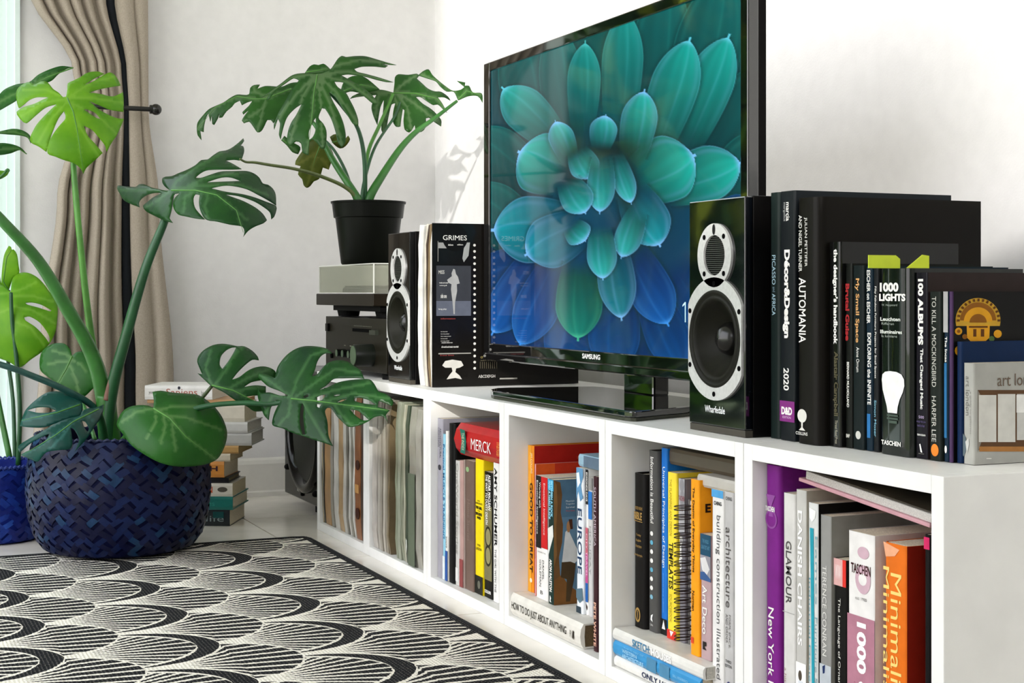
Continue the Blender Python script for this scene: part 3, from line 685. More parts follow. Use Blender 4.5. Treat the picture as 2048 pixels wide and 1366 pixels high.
topb(1822, 1856, 545, 912, .084, .22, '#141019', 'bold white-lettered black book with small bird emblem, right of the light bulb book', rough=.25, prints=[('t', '100 ALBUMS', .24, .66, .035, .39, WT, 'd', .05), ('t', 'That Changed Music', .36, .66, .41, .735, WT, 'd', .03), ('t', '500', .3, .72, .77, .785, '#b9a6c8', 'h'), ('t', 'songs that you', .14, .86, .795, .81, '#5b4f78', 'h'), ('t', 'need to hear', .2, .8, .815, .83, '#5b4f78', 'h'), ('t', 'SEAN EGAN', .2, .84, .868, .878, WT, 'h', .02), ('p', [(.36, .925), (.44, .92), (.56, .955), (.60, .968), (.46, .965)], WT), ('r', .30, .74, .973, .975, '#8b8b80')],
     cover=[('r', .0, 1, .0, 1, '#2a201f', 'jacket')])
topb(1857, 1882, 583, 915, .085, .16, '#1a1f1b', 'black paperback with an orange oval at the foot of its spine', prints=[('t', 'TO KILL A MOCKINGBIRD', .26, .62, .03, .565, '#c9c7be', 'd'), ('t', 'HARPER LEE', .26, .62, .62, .89, '#c9c7be', 'd'), ('e', .2, .84, .902, .975, '#f0822c')])
topb(1882, 1896, 583, 917, .088, .17, '#122638', 'narrow paperback with a grey picture band above a blue strip, beside the orange oval spine', prints=[('r', 0, 1, .0, .24, '#a9a8a6', 'picture'), ('r', .2, .75, .42, .86, '#2b6c9c', 'band'), ('t', 'The Incas', .34, .84, .265, .415, WT, 'd', .02), ('e', .3, .8, .905, .95, WT)])
gold = topb(1896.5, 1904, 583, 919, .088, .215, '#4a3357', 'purple-spined book with a golden mask on its black cover', rough=.25)
gx1 = on_y(1904, 700, .088).x - .0003
def cuv(px, py, x, yf, dep, z1, h): p = on_x(px, py, x); return ((p.y - yf) / dep, (z1 - p.z) / h)
gz1 = on_y(1900, 583, .088).z; gh = gz1 - ZT
gp = lambda cx_, cy_: cuv(1520 + cx_ / 2.3144, 360 + cy_ / 2.3144, gx1, .088, .215, gz1, gh)
def arc(cx_, cy_, r, a0, a1, n=20, sy=1): return [gp(cx_ + r * math.cos(a0 + (a1 - a0) * i / n), cy_ - sy * r * math.sin(a0 + (a1 - a0) * i / n)) for i in range(n + 1)]
GO, GD, GB = '#d99a1c', '#8a5510', '#5c3308'
fan = [arc(1008, 650, 104, -.25, math.pi + .25)[::-1], arc(1008, 650, 84, 0, math.pi)[::-1], arc(1008, 655, 66, 0, math.pi)[::-1], arc(1008, 660, 40, 0, math.pi)[::-1]]
face_print(gold, (gx1, .088, gz1), (0, .215, 0), (0, 0, -gh), [('r', .01, 1, .0, 1, '#0a0908', 'cover_picture'), ('p', fan[0], '#c79a2e', 'mask', 1.4), ('p', fan[1], GD, 'mask', 1.6), ('p', fan[2], GO, 'mask', 1.8), ('p', fan[3], GD, 'mask', 2.0),
    ('p', [gp(955, 672), gp(1062, 672), gp(1060, 730), gp(1040, 748), gp(975, 748), gp(957, 730)][::-1], GO, 'mask', 2.0), ('p', [gp(985, 690), gp(1000, 690), gp(1000, 725), gp(985, 725)][::-1], GB, 'mask', 2.2), ('p', [gp(1020, 690), gp(1036, 690), gp(1036, 725), gp(1020, 725)][::-1], GB, 'mask', 2.2),
    ('p', [gp(965, 676), gp(1052, 676), gp(1052, 684), gp(965, 684)][::-1], GB, 'mask', 2.2)] +
    [('p', [gp(a + r * math.cos(q * math.pi / 6), b_ - r * math.sin(q * math.pi / 6)) for q in range(12)][::-1], col, 'mask', 2.1) for a, b_, r, col in ((917, 700, 17, GO), (1098, 712, 19, GO), (925, 790, 26, GO), (917, 700, 8, GD), (1070, 735, 13, '#4f6a3a'), (925, 780, 10, GD), (945, 725, 12, GD))] +
    [('p', [gp(1008 + q[0] * math.cos(t_) - q[1] * math.sin(t_), 650 - q[0] * math.sin(t_) - q[1] * math.cos(t_)) for q in ((88, -5), (101, -5), (101, 5), (88, 5))][::-1], GB, 'mask', 1.7) for t_ in np.linspace(.0, math.pi, 15)], off=.0004)
# navy pocket book in front of the mask
topb(1905, 1922, 683, 926, .093, .19, '#0d2447', 'small navy blue book leaning on the golden mask cover, behind the grey art guide', rough=.45)
ag = topb(1922, 1948, 726, 929, .094, .17, '#a8a7a0', 'grey square guide with a gallery picture on its cover at the near end', prints=[('t', 'art london', .28, .62, .13, .52, '#77756e', 'd'), ('t', 'a guide to galleries', .60, .8, .28, .70, '#8f8d86', 'd'), ('p', [(.02, .70), (.3, .74), (.34, .86), (.10, .93), (.02, .92)], '#5d6a70', 'picture'), ('p', [(.25, .78), (.55, .74), (.6, .80), (.4, .9)], '#c9c8c2', 'picture', 1.5)])
agx = on_y(1948, 830, .094).x - .0003; agz = on_y(1935, 726, .094).z; agh = agz - ZT
ap = lambda px, py: cuv(px, py, agx, .094, .17, agz, agh)
quad = lambda x0, y0, x1, y1, c_, nm, o: ('p', [ap(x0, y0), ap(x0, y1), ap(x1, y1), ap(x1, y0)], c_, nm, o)
t0, t1 = ap(1994, 748), ap(2042, 771)
face_print(ag, (agx, .094, agz), (0, .17, 0), (0, 0, -agh), [quad(1955, 780, 2120, 900, '#5d4128', 'cover_picture', 1.2), ('p', [ap(1955, 780), ap(1955, 905), ap(1962, 884), ap(1962, 793)], '#8a8378', 'cover_picture', 1.3), quad(1958, 893, 2120, 903, '#a8733c', 'cover_picture', 1.3), quad(1957, 790, 1992, 884, '#d2d0c8', 'cover_picture', 1.5), quad(1995, 788, 2030, 884, '#d2d0c8', 'cover_picture', 1.5), quad(2033, 788, 2110, 880, '#c9c8c2', 'cover_picture', 1.5), quad(2032, 790, 2110, 825, '#e8e7e2', 'cover_picture', 1.8), ('t', 'art london', t0[0], t0[0] + (t1[0] - t0[0]) * 2.05, t0[1], t1[1], '#6b5a4c', 'h'), quad(1972, 916, 1982, 918, '#dcdad4', 'cover_picture', 1.5)], off=.0004)

# ------------------------------------------------------------------ third cube
Z0 = T6 + .0008
for k_, g_name in ((2, 'third'), (3, 'fourth'), (4, 'fifth'), (5, 'sixth')): LASTX['books in the %s cube' % g_name] = k_ * P6 + T6 + G
def b3(p0, p1, yt, yb, yf, depth, col, label, **k): return bkp(p0, p1, yt, yb, yf, depth, Z0, col, label, group='books in the third cube', **k)
b3(874, 885, 837, 1157, .0135, .25, '#9a97a0', 'thin tall grey book first in the third cube, small lettering near its top', prints=[('t', 'ARCHITECTURAL', .45, .8, .06, .25, '#45434a', 'd'), ('t', 'LIGHTING', .15, .42, .06, .18, '#45434a', 'd'), ('e', .2, .75, .29, .325, '#2d2c33')])
b3(885.4, 890.2, 868, 1161, .013, .2, '#8fc4d8', 'thin pale blue book with blue capital lettering', prints=[('t', 'Practical MUSCLE TRAINING', .15, .85, .07, .72, '#1f6a9c', 'd', .02), ('r', 0, 1, .84, 1, '#d8dfe0', 'band')])
b3(890.6, 895.2, 862, 1164, .0125, .2, '#e3e0da', 'thin white book with a blue foot beside the black folder', prints=[('r', 0, 1, .80, 1, '#23509a', 'band'), ('t', '2009', .2, .8, .70, .78, '#777', 'd')])
b3(895.6, 909, 847, 1165, .014, .24, '#0b0a0a', 'black book without lettering, taller than its right neighbours', hard=True)
b3(909.5, 918.5, 921, 1168, .0155, .19, '#c6c3bd', 'pale grey book in a plastic sleeve, lettering worn', prints=[('t', 'OneWorld Stories', .2, .8, .02, .75, '#a4a19a', 'd', .02), ('r', .1, .8, .86, .97, '#dedcd8', 'sticker')])
b3(919, 926, 921, 1170, .0158, .19, '#b08f88', 'dusty pink thin book between the grey plastic sleeve and the brown book', prints=[('r', 0, 1, .78, 1, '#8c4544', 'band')])
b3(926.5, 947, 921, 1175, .018, .19, '#6e5a50', 'dull brown book with a smeared spine left of the yellow one', prints=[('e', .2, .55, .05, .09, '#8fae7a'), ('t', 'Home Stories', .35, .65, .30, .62, '#86746a', 'd'), ('r', 0, .15, 0, 1, '#94837a', 'edge_strip')])
b3(948, 966, 918, 1182, .021, .18, '#efd414', 'bright yellow paperback with black lettering and black foot', prints=[('t', 'DAVID', .3, .62, .305, .315, '#2a250a', 'h', .02), ('t', 'LAGERCRANTZ', .04, .96, .322, .335, '#2a250a', 'h', .02), ('t', 'THE GIRL', .1, .9, .350, .372, '#1a1505', 'h', .05), ('t', 'in the', .35, .65, .378, .388, '#1a1505', 'h', .02), ('t', "SPIDER'S", .1, .9, .396, .418, '#1a1505', 'h', .05), ('t', 'WEB', .25, .75, .425, .445, '#1a1505', 'h', .05), ('t', 'STIEG', .3, .7, .63, .645, '#5b4d0a', 'h', .02), ('t', 'LARSSON', .15, .85, .655, .675, '#5b4d0a', 'h', .02), ('r', 0, 1, .865, 1, '#1c1c16', 'band'), ('e', .35, .7, .90, .96, '#6a6a5c')])
b3(966.5, 985, 944, 1188, .023, .17, '#15140f', 'black paperback with a khaki picture of round dials on its spine', prints=[('r', .05, .95, .27, .86, '#77714f', 'picture'), ('e', .12, .9, .43, .60, '#2d2b1c'), ('e', .22, .80, .45, .58, '#8d875f'), ('e', .12, .9, .58, .75, '#2d2b1c'), ('e', .22, .80, .60, .73, '#8d875f'), ('t', 'ALISTAIR MACLEAN', .52, .82, .02, .30, WT, 'd', .03), ('t', 'THE WAY TO DUSTY DEATH', .2, .46, .02, .42, WT, 'd', .02), ('t', 'COLLINS', .1, .85, .94, .965, WT, 'h', .04)])
b3(986, 997.5, 926, 1204, .021, .2, '#e4e2dd', 'white hardback with spaced black capitals, last in the third cube', prints=[('t', 'AMY SCHUMER', .25, .75, .035, .60, '#1b1a1a', 'd', .02), ('t', 'THE GIRL WITH THE', .3, .6, .62, .93, '#3c3b3b', 'd')])
xa = on_y(918, 880, .02).x; xb = 3 * P6 - T6 - .002; zb = on_y(960, 918, .032).z + .002
flat_book(xa, xb, .022, .2, zb, zb + .058, '#b3131a', 'thick red hardback lying flat on top of the row in the third cube', hard=True, bulge=.012, group=None, rough=.25, prints=[('t', 'MERCK', .36, .75, .36, .70, '#efe6e2', 'h', -.005), ('p', [(.13, .14), (.23, .16), (.26, .5), (.24, .9), (.14, .88), (.17, .5)], '#1f6b5a', 'band'), ('t', 'THE INDEX', .17, .22, .25, .80, '#d9c9b0', 'd'), ('t', 'manual', .86, .95, .3, .7, '#d98a3c', 'd')])

def UM(items, f=.325):
    o = []
    for it in items:
        if it[0] == 'p': o.append(('p', [(u * f, v) for u, v in it[1]]) + tuple(it[2:]))
        elif it[0] == 'r': o.append(('r', it[1] * f if it[1] else 0, (it[2] * f if it[2] < 1 else 1)) + tuple(it[3:]))
        elif it[0] == 'e': o.append(('e', it[1] * f, it[2] * f) + tuple(it[3:]))
        else: o.append((it[0], it[1], it[2] * f, it[3] * f) + tuple(it[4:]))
    return o
# ------------------------------------------------------------------ fourth cube
def b4(p0, p1, yt, yb, yf, depth, z0, col, label, **k): return bkp(p0, p1, yt, yb, yf, depth, z0, col, label, group='books in the fourth cube', **k)
q0 = on_y(1024, 1190, .006); xe = on_y(1165, 1270, .006).x
zk = T6 + .0385
flat_book(q0.x, xe, .006, .24, Z0, zk - .0004, '#ddd9cf', 'white hardback lying flat under the row in the fourth cube', hard=True, bulge=.004, rough=.5, pages='#6f5a3c', prints=[('t', 'HOW TO DO JUST ABOUT ANYTHING', .03, .82, .34, .76, '#3a3630', 'h', .008), ('t', 'R', .865, .895, .40, .68, '#9a968c', 'h'), ('p', [(.905, .36), (.925, .40), (.922, .70), (.915, .74), (.908, .66), (.90, .74), (.902, .5)], '#2a221a')])
b4(1056.5, 1068.5, 891, 1188, .0355, .215, zk, '#e58a1e', 'tall orange-red hardback with black capitals, first in the fourth cube', hard=True, rnd=.006, prints=[('r', 0, .55, 0, 1, '#f0a62c', 'jacket_edge'), ('t', 'JIM COLLINS', .35, .75, .05, .19, '#f6e2b0', 'd'), ('t', 'GOOD TO GREAT', .30, .78, .255, .865, '#2b150a', 'd', .03), ('e', .3, .7, .905, .935, '#f4e6c8')], cover=[('r', .0, 1, 0, 1, '#b3221a', 'jacket'), ('t', '#1 BESTSELLER', .36, .98, .075, .10, '#d8573c', 'h'), ('t', 'THREE MILLION COPIES SOLD', .12, 1, .14, .17, '#e0704c', 'h')])
b4(1069, 1071.8, 928, 1190, .029, .19, zk, '#d99a98', 'thin pink-spined book with an orange-red back', prints=[('t', 'the power of intelligence', .2, .8, .30, .72, '#8a3a40', 'd')], cover=[('r', 0, 1, 0, 1, '#c4361e', 'jacket'), ('r', 0, .18, 0, 1, '#df5a22', 'jacket_edge')])
b4(1072, 1095.6, 953, 1200, .027, .16, zk, '#e6e3de', 'thick white paperback whose spine is black and red above', prints=[('r', 0, .47, 0, .59, '#131010', 'band'), ('r', .47, 1, 0, .58, '#c01a1c', 'band'), ('t', 'Working with', .26, .42, .05, .26, WT, 'd'), ('t', 'Emotional Intelligence', .04, .20, .04, .48, WT, 'd'), ('t', 'Emotional Intelligence', .62, .80, .05, .47, '#f0d8d4', 'd'), ('t', 'two books in one', .15, .85, .61, .625, '#8a8680', 'h'), ('t', 'DANIEL', .56, .70, .68, .84, '#4a4744', 'd'), ('t', 'GOLEMAN', .32, .46, .68, .90, '#4a4744', 'd'), ('t', 'B', .4, .6, .93, .96, '#555', 'h')])
ar = b4(1096, 1107.5, 959, 1209, .024, .125, zk, '#17302a', 'dark green paperback with a climber sitting among rocks on its cover', prints=[('r', 0, 1, 0, .09, '#3a9ac2', 'band'), ('t', 'BETWEEN A ROCK', .52, .86, .01, .30, '#8fd0e6', 'd', .04), ('t', 'AND A HARD PLACE', .14, .46, .01, .32, '#8fd0e6', 'd', .04), ('p', [(.0, .40), (.9, .36), (1, .45), (.4, .56), (.1, .62)], '#d9dad4', 'picture'), ('t', 'ARON RALSTON', .30, .74, .64, .90, WT, 'd', .04), ('p', [(.4, .93), (.6, .95), (.5, .97), (.62, .985), (.36, .98)], WT)],
    cover=UM([('r', 0, 1, 0, .30, '#4f6f86', 'cover_picture'), ('r', 0, 1, .30, 1, '#5f7f96', 'cover_picture'), ('p', [(0, 0), (.28, .02), (.36, .12), (.30, .26), (.40, .36), (.36, .50), (.22, .62), (.30, .82), (0, .95)], '#6d4c2a', 'cover_picture', 1.5), ('p', [(0, .0), (.12, .04), (.16, .2), (.1, .4), (.14, .6), (0, .7)], '#8a6438', 'cover_picture', 1.7), ('p', [(0, .80), (.35, .76), (.60, .84), (1, .90), (1, 1), (0, 1)], '#7a5128', 'cover_picture', 1.6), ('p', [(.50, .42), (.62, .40), (.86, .50), (1, .56), (1, .66), (.75, .70), (.45, .72), (.34, .68), (.44, .52)], '#d8d6d2', 'cover_picture', 1.9), ('p', [(.34, .66), (.72, .66), (.95, .68), (.88, .80), (.70, .98), (.52, .98), (.56, .80), (.30, .78)], '#4c3a24', 'cover_picture', 2.1), ('e', .55, .72, .335, .425, '#a8794f'), ('p', [(.64, .32), (.80, .32), (.82, .40), (.72, .40)], '#4a2a1c', 'cover_picture', 2.2), ('t', 'Mountain', .52, .9, .165, .18, '#d8dde0', 'h'), ('t', 'Tragedies', .52, .9, .19, .205, '#d8dde0', 'h'), ('t', 'Survival', .52, .9, .215, .23, '#d8dde0', 'h'), ('t', 'True Story', .52, .9, .245, .26, '#c03a3a', 'h')]))
b4(1153, 1166.5, 936, 1224, .036, .15, zk, '#dfe3e6', 'white paperback with blue snowy picture at the top and big dark capitals down its spine', prints=[('p', [(0, 0), (1, 0), (1, .06), (.7, .12), (1, .2), (.6, .23), (.3, .16), (0, .22)], '#5f8fb4', 'picture'), ('p', [(0, .04), (.4, .03), (.6, .10), (.2, .14)], '#e6eef2', 'picture', 1.6), ('t', 'EUROPE', .18, .82, .28, .73, '#1d3a5c', 'd', .01), ('p', [(0, .84), (.9, .82), (1, .90), (.5, .93), (0, .9)], '#56707e', 'picture'), ('r', .0, .7, .955, 1, '#2c3a44', 'band')])
e4 = on_y(1160, 936, .038).z + .0008
flat_book(on_y(1157, 925, .045).x, 4 * P6 - T6 - G - .002, .045, .15, e4, e4 + .019, '#8fb0c2', 'light blue book lying flat on the last books of the fourth cube', prints=[('r', .12, 1, .05, .95, '#5d6f80', 'jacket')])
b4(1167, 1174.5, 938, 1226, .040, .15, zk, '#e8e6e2', 'thin paperback, black above and pink and blue below', prints=[('r', 0, 1, 0, .24, '#131213', 'band'), ('t', 'EDMONDS DAVE', .25, .75, .02, .22, WT, 'd', .02), ('r', 0, 1, .40, .58, '#bf5a6a', 'band'), ('r', 0, 1, .58, .78, '#c04a86', 'band'), ('r', 0, 1, .78, .91, '#1f5ca8', 'band'), ('t', 'CITY TRAVEL', .25, .75, .44, .74, '#e8d0dc', 'd'), ('p', [(.2, .92), (.8, .94), (.6, .97), (.3, .95)], '#33211c')])
b4(1175, 1184.5, 955, 1240, .040, .15, zk, '#c9c7c6', 'grey-white paperback with a blue stripe near its top', prints=[('r', 0, 1, .1, .3, '#2a6fb8', 'band'), ('t', 'HOLIDAY', .25, .75, .35, .7, '#9a9896', 'd'), ('r', 0, 1, 0, .09, '#8f8d8a', 'band')])
b4(1186, 1194.5, 953, 1304, .017, .2, Z0, '#3a1f24', 'tall thin dark plum book standing past the end of the flat white one', prints=[('t', 'SOUTH AMERICA', .25, .75, .06, .40, '#c8b6c0', 'd'), ('t', 'PETE WHITE', .2, .8, .72, .97, '#d8a890', 'd', .03)])

# ------------------------------------------------------------------ fifth cube
z5 = .0745
s0 = 4 * P6 + T6 + G + .0022; s1 = on_y(1405, 1335, .003).x
flat_book(s0 + .002, s1 + .018, .004, .25, Z0, .0352, '#e6e4de', 'white book at the bottom of the flat stack in the fifth cube', bulge=.002, prints=[('t', 'ONLY LIGHT', .32, .68, .22, .72, '#2c3556', 'h', .02)])
flat_book(s0 - .001, s1 - .006, .004, .24, .0358, .0566, '#2b8cc4', 'blue book in the middle of the flat stack in the fifth cube', bulge=.002, prints=[('t', 'THE STORY OF', .14, .38, .12, .22, '#7fc0e0', 'h'), ('t', 'WESTERN', .12, .30, .30, .55, '#9fd0ea', 'h', .02), ('t', 'ARCHITECTURE', .12, .38, .62, .90, '#9fd0ea', 'h', .02), ('r', .42, .53, .08, .94, '#4f86a8', 'picture'), ('r', .57, .68, .08, .94, '#4f86a8', 'picture'), ('t', 'BILL RISEBERO', .72, .88, .42, .58, '#8fc8e6', 'h')])
flat_book(s0, s1 + .004, .003, .26, .0572, z5 - .0004, '#dcdad3', 'pale grey-white book on top of the flat stack in the fifth cube', bulge=.002, pages='#b9b5aa', prints=[('t', 'SKETCH:', .24, .44, .18, .80, '#3f7ba0', 'h', .02), ('t', 'HOUSES', .46, .68, .25, .82, '#f2f1ee', 'h', .03)])
def b5(p0, p1, yt, yb, yf, depth, col, label, z0=z5, **k): return bkp(p0, p1, yt, yb, yf, depth, z0, col, label, group='books in the fifth cube', **k)
GD_ = '#a8864a'
b5(1265, 1289, 947, 1252, .0350, .15, '#12100f', 'black leather book with gold lettering and a gold oval low on its spine', hard=True, rnd=.008, prints=[('t', 'GOOD NEWS', .16, .84, .215, .235, GD_, 'h'), ('t', 'BIBLE', .12, .80, .25, .30, GD_, 'h', .03), ('r', .12, .84, .308, .312, GD_), ('t', 'Today', .3, .72, .39, .41, GD_, 'h'), ('t', 'English', .3, .72, .425, .445, GD_, 'h'), ('t', 'Version', .25, .78, .46, .48, GD_, 'h'), ('t', 'with Apocrypha', .12, .85, .52, .54, GD_, 'h'), ('e', .22, .68, .87, .965, GD_), ('e', .30, .60, .885, .95, '#12100f'), ('p', [(.42, .89), (.48, .89), (.46, .945), (.42, .945)], GD_, 'emblem', 1.6)])
b5(1291, 1314, 901, 1265, .040, .2, '#4d4c4a', 'dark grey hardback with white lettering and a row of small white and blue shapes', hard=True, prints=[('t', 'Information is Beautiful', .32, .66, .035, .40, WT, 'd', .01)] + [('e', .30, .62, .445 + .05 * i, .470 + .05 * i, c_) for i, c_ in enumerate(['#e8e6e0', '#5fa6c0', '#e8e6e0', '#e8e6e0', '#5fa6c0', '#e8e6e0', '#e8e6e0', '#7fb2c6'])] + [('p', [(.40, .91), (.62, .90), (.52, .925), (.60, .945), (.36, .935)], '#f0efeb'), ('t', 'Collins', .3, .62, .955, .967, '#d8d6d0', 'h')])
b5(1319.5, 1334, 896, 1271, .046, .2, '#1f6fc4', 'blue book with white lettering and a black foot with a white sail', prints=[('t', 'Universal Principles of Design', .22, .72, .10, .64, '#e3ecf4', 'd', .005), ('t', 'anniversary edition', .35, .55, .67, .88, '#7fb2e6', 'd'), ('r', 0, 1, .915, 1, '#141414', 'band'), ('p', [(.5, .92), (.78, .97), (.2, .97)], WT)])
b5(1334.5, 1352.5, 945, 1280, .042, .19, '#f0d63c', 'yellow book with black capitals and a red foot', prints=[('t', 'THE PLANNING AND DESIGN', .25, .52, .04, .38, '#b09a2a', 'd'), ('t', 'TEMPLATES', .2, .68, .42, .70, '#2a2508', 'd', .02), ('t', 'SOURCEBOOK', .25, .52, .73, .90, '#b09a2a', 'd'), ('r', 0, 1, .945, 1, '#d03428', 'band'), ('p', [(.3, .95), (.75, .95), (.45, .985)], WT)])
b5(1353, 1370, 957, 1291, .046, .19, '#77747a', 'grey book with a silver top behind the wire-bound notebook', prints=[('r', 0, 1, 0, .33, '#a9a8ab', 'band'), ('e', .15, .95, .0, .08, '#8b8a8e'), ('e', .25, .98, .06, .20, '#8b8a8e'), ('t', 'TASCHEN', .0, .98, .105, .135, '#7c2730', 'h', .02), ('t', 'Design', .08, .62, .355, .56, WT, 'd', .04)])
# wire-bound notebook
n0, n1 = LASTX['books in the fifth cube'] + .0068, LASTX['books in the fifth cube'] + .0165; LASTX['books in the fifth cube'] = n1 + .001
nbk = thing('spiral_notebook', 'notebook bound with a dark wire spiral, between the grey and orange books', 'notebook', ((n0 + n1) / 2, .12, z5))
ztn = on_y(1376, 1003, .044).z
MB().box(n0, n1, .050, .19, z5, ztn).build('page_block', mat('#b7b3ac', .7, .1, 300), nbk)
MB().box(n0 - .0008, n0 - .0001, .048, .192, z5, ztn + .002).build('cover', mat('#8f8b88', .5), nbk); MB().box(n1 + .0001, n1 + .0008, .048, .192, z5, ztn + .002).build('cover', mat('#5a5658', .5), nbk)
wire = MB(); nl = 15
for q in range(nl):
    zc_ = z5 + .012 + (ztn - z5 - .02) * q / (nl - 1)
    for dz in (-.0022, .0022): wire.tube([((n0 + n1) / 2 + .0078 * math.cos(2 * math.pi * i / 14), .036 + .013 * math.sin(2 * math.pi * i / 14), zc_ + dz) for i in range(14)], .0007, 5, closed=True)
wo = wire.build('wire_spiral', mat('#2a2024', .3, 0, metal=.6), nbk, smooth='all')
b5(1380.5, 1398, 959, 1315, .024, .2, '#f09a1a', 'orange book with black lettering and a small red square low on its spine', prints=[('t', 'The Design of Everyday Things', .22, .52, .045, .53, '#2a1c08', 'd', .02), ('t', 'Norman', .22, .50, .635, .75, '#2a1c08', 'd', .02), ('r', .1, .42, .90, .935, '#d8482a')], cover=[('t', 'E', .048, .090, .135, .185, '#2a1508', 'h', .04)])
b5(1400.5, 1422, 1069, 1323, .026, .15, '#b3999b', 'dusty pink book with a painting above white lettering', prints=[('r', 0, 1, 0, .17, '#1f4a62', 'picture'), ('t', 'THE WORLD', .2, .8, .04, .07, '#5a8aa2', 'h'), ('t', 'GREATEST ART', .1, .9, .09, .12, '#5a8aa2', 'h'), ('r', 0, 1, .17, .37, '#8f8d94', 'picture'), ('p', [(0, .2), (.5, .18), (.9, .27), (.6, .33), (.2, .29)], '#d8d6d4', 'picture', 1.5), ('p', [(0, .31), (.4, .30), (1, .345), (1, .37), (0, .37)], '#3a5a8a', 'picture', 1.5), ('t', 'Art Deco', .22, .66, .41, .80, WT, 'd', .01), ('p', [(.25, .86), (.6, .86), (.6, .89), (.4, .90), (.62, .925), (.25, .925)], '#26211f')])
b5(1423.5, 1447, 980, 1372, .020, .2, '#e2e0dc', 'tall white book with a light blue top band and grey lettering', z0=Z0, prints=[('r', 0, 1, .0, .035, '#4f9cd0', 'band'), ('t', 'CHING', .2, .86, .052, .070, '#2a2a2a', 'h', .03), ('t', 'building construction illustrated', .34, .78, .115, .86, '#5a5a5a', 'd'), ('r', .12, .9, .905, .95, '#9a3a3a', 'badge'), ('t', 'SECOND', .2, .82, .912, .924, '#e0b0b0', 'h'), ('t', 'EDITION', .2, .82, .930, .942, '#e0b0b0', 'h')])
b5(1448, 1467, 984, 1376, .020, .2, '#b9b7b5', 'tall light grey book with large grey lettering, last in the fifth cube', z0=Z0, prints=[('t', 'CHING', .2, .86, .022, .038, '#5a5a5a', 'h', .02), ('t', 'architecture', .2, .76, .16, .52, '#55504e', 'd'), ('t', 'FORM, SPACE,', .5, .72, .55, .70, '#66625f', 'd'), ('t', 'AND ORDER', .2, .42, .55, .68, '#66625f', 'd'), ('t', 'THIRD', .2, .8, .755, .768, '#444', 'h', .02), ('t', 'EDITION', .15, .85, .775, .788, '#444', 'h', .02), ('e', .3, .82, .85, .90, '#3a3a6a')])
# two books lying across the top of this row
f0, f1 = on_y(1339, 930, .055).x, 5 * P6 - T6 - G - .003
z2 = on_y(1430, 981, .030).z + .0008
r2 = flat_book(on_y(1395, 955, .030).x, f1 - .001, .030, .15, z2, z2 + .016, '#b5b1a8', 'white paperback lying on the tall white and grey books in the fifth cube', pages='#cfcbc2')
z1_ = max(on_y(1343, 944, .042).z + .0010, z2 + .0166)
r1 = flat_book(f0, f1, .050, .20, z1_, min(z1_ + .022, H6 - T6 - .002), '#4c4232', 'brown-covered book lying across the row in the fifth cube, pages to the front', pages='#a39b8c', name='hardback_book', hard=True)

# ------------------------------------------------------------------ sixth cube
def b6(p0, p1, yt, yf, depth, col, label, **k): return bkp(p0, p1, yt, yt + 200, yf, depth, Z0, col, label, group='books in the sixth cube', **k)
b6(1529, 1558, 930, .0180, .26, '#74207c', 'tall purple hardback with white lettering, first in the sixth cube', hard=True, rnd=.006, prints=[('e', .05, .88, .165, .235, '#8a4a92'), ('e', .12, .80, .172, .228, '#74207c'), ('p', [(.1, .11), (.75, .11), (.5, .15), (.6, .19), (.3, .19), (.35, .15)], '#8a4a92'), ('t', 'TASCHEN', .05, .72, .153, .172, WT, 'h', .03), ('t', 'New York Interiors', .26, .66, .525, 1.0, WT, 'd', .008), ('t', 'Interieurs new-yorkais', .10, .18, .62, .98, '#b070b8', 'd')])
b6(1566, 1590, 987, .0195, .22, '#d0cec9', 'worn silver-grey book with boxy dark lettering near its top', prints=[('t', 'GLAMOUR', .25, .72, .19, .44, '#4c4a48', 'd', .01), ('t', 'a history of fashion', .1, .3, .7, .95, '#8a5a54', 'd'), ('r', .0, 1, .474, .477, '#a8a6a2')])
b6(1591, 1613, 980, .0200, .22, '#bdbbb5', 'grey book with spaced white capitals and a white label with a chair', cover=[('r', 0, 1, 0, 1, '#a8a294', 'jacket')], prints=[('t', 'DANISH CHAIRS', .22, .64, .08, .60, '#f0efec', 'd', .02), ('r', .05, 1, .665, 1, '#ecebe7', 'label'), ('e', .28, .62, .695, .735, '#4a4136'), ('r', .28, .72, .735, .77, '#cfd3d8', 'emblem'), ('t', 'NOEL RIIS', .3, .55, .80, .98, '#6a6864', 'd')])
b6(1614, 1637, 1006, .0215, .20, '#cfd0cd', 'white book with a zigzag turquoise stripe down its spine', cover=[('r', 0, 1, 0, 1, '#100e0d', 'jacket')], prints=[('p', [(.15, .02), (.8, .03), (.7, .06), (.4, .075), (.2, .06)], '#ededea', 'picture'), ('p', [(.22, .10), (.58, .10), (.62, .35), (.66, .7), (.70, 1), (.42, 1), (.38, .6), (.30, .3)], '#2596a8', 'stripe'), ('t', 'Eames', .72, .92, .13, .40, '#7fa6ae', 'd'), ('t', 'Furniture Sourcebook', .70, .92, .45, .98, '#7fa6ae', 'd'), ('t', 'Industrial Design A to Z', .10, .28, .3, .95, '#6fa2ae', 'd')])
b6(1639, 1663, 1031, .023, .19, '#8f8e8a', 'mid grey book with white capitals and a large white word at the bottom', cover=[('r', 0, 1, 0, 1, '#8a8880', 'jacket'), ('p', [(.9, 0), (1, 0), (1, .4), (.40, .40)], '#5a6a72', 'jacket', 1.5)], prints=[('t', 'TERENCE CONRAN', .25, .60, .205, .575, '#dddbd5', 'd'), ('r', 0, 1, .61, .74, '#b9bfc4', 'band'), ('p', [(.25, .62), (.5, .61), (.45, .645), (.28, .65)], '#1c2f5c'), ('t', 'STORAGE', .3, .74, .775, 1.0, '#ededea', 'd', .03)])
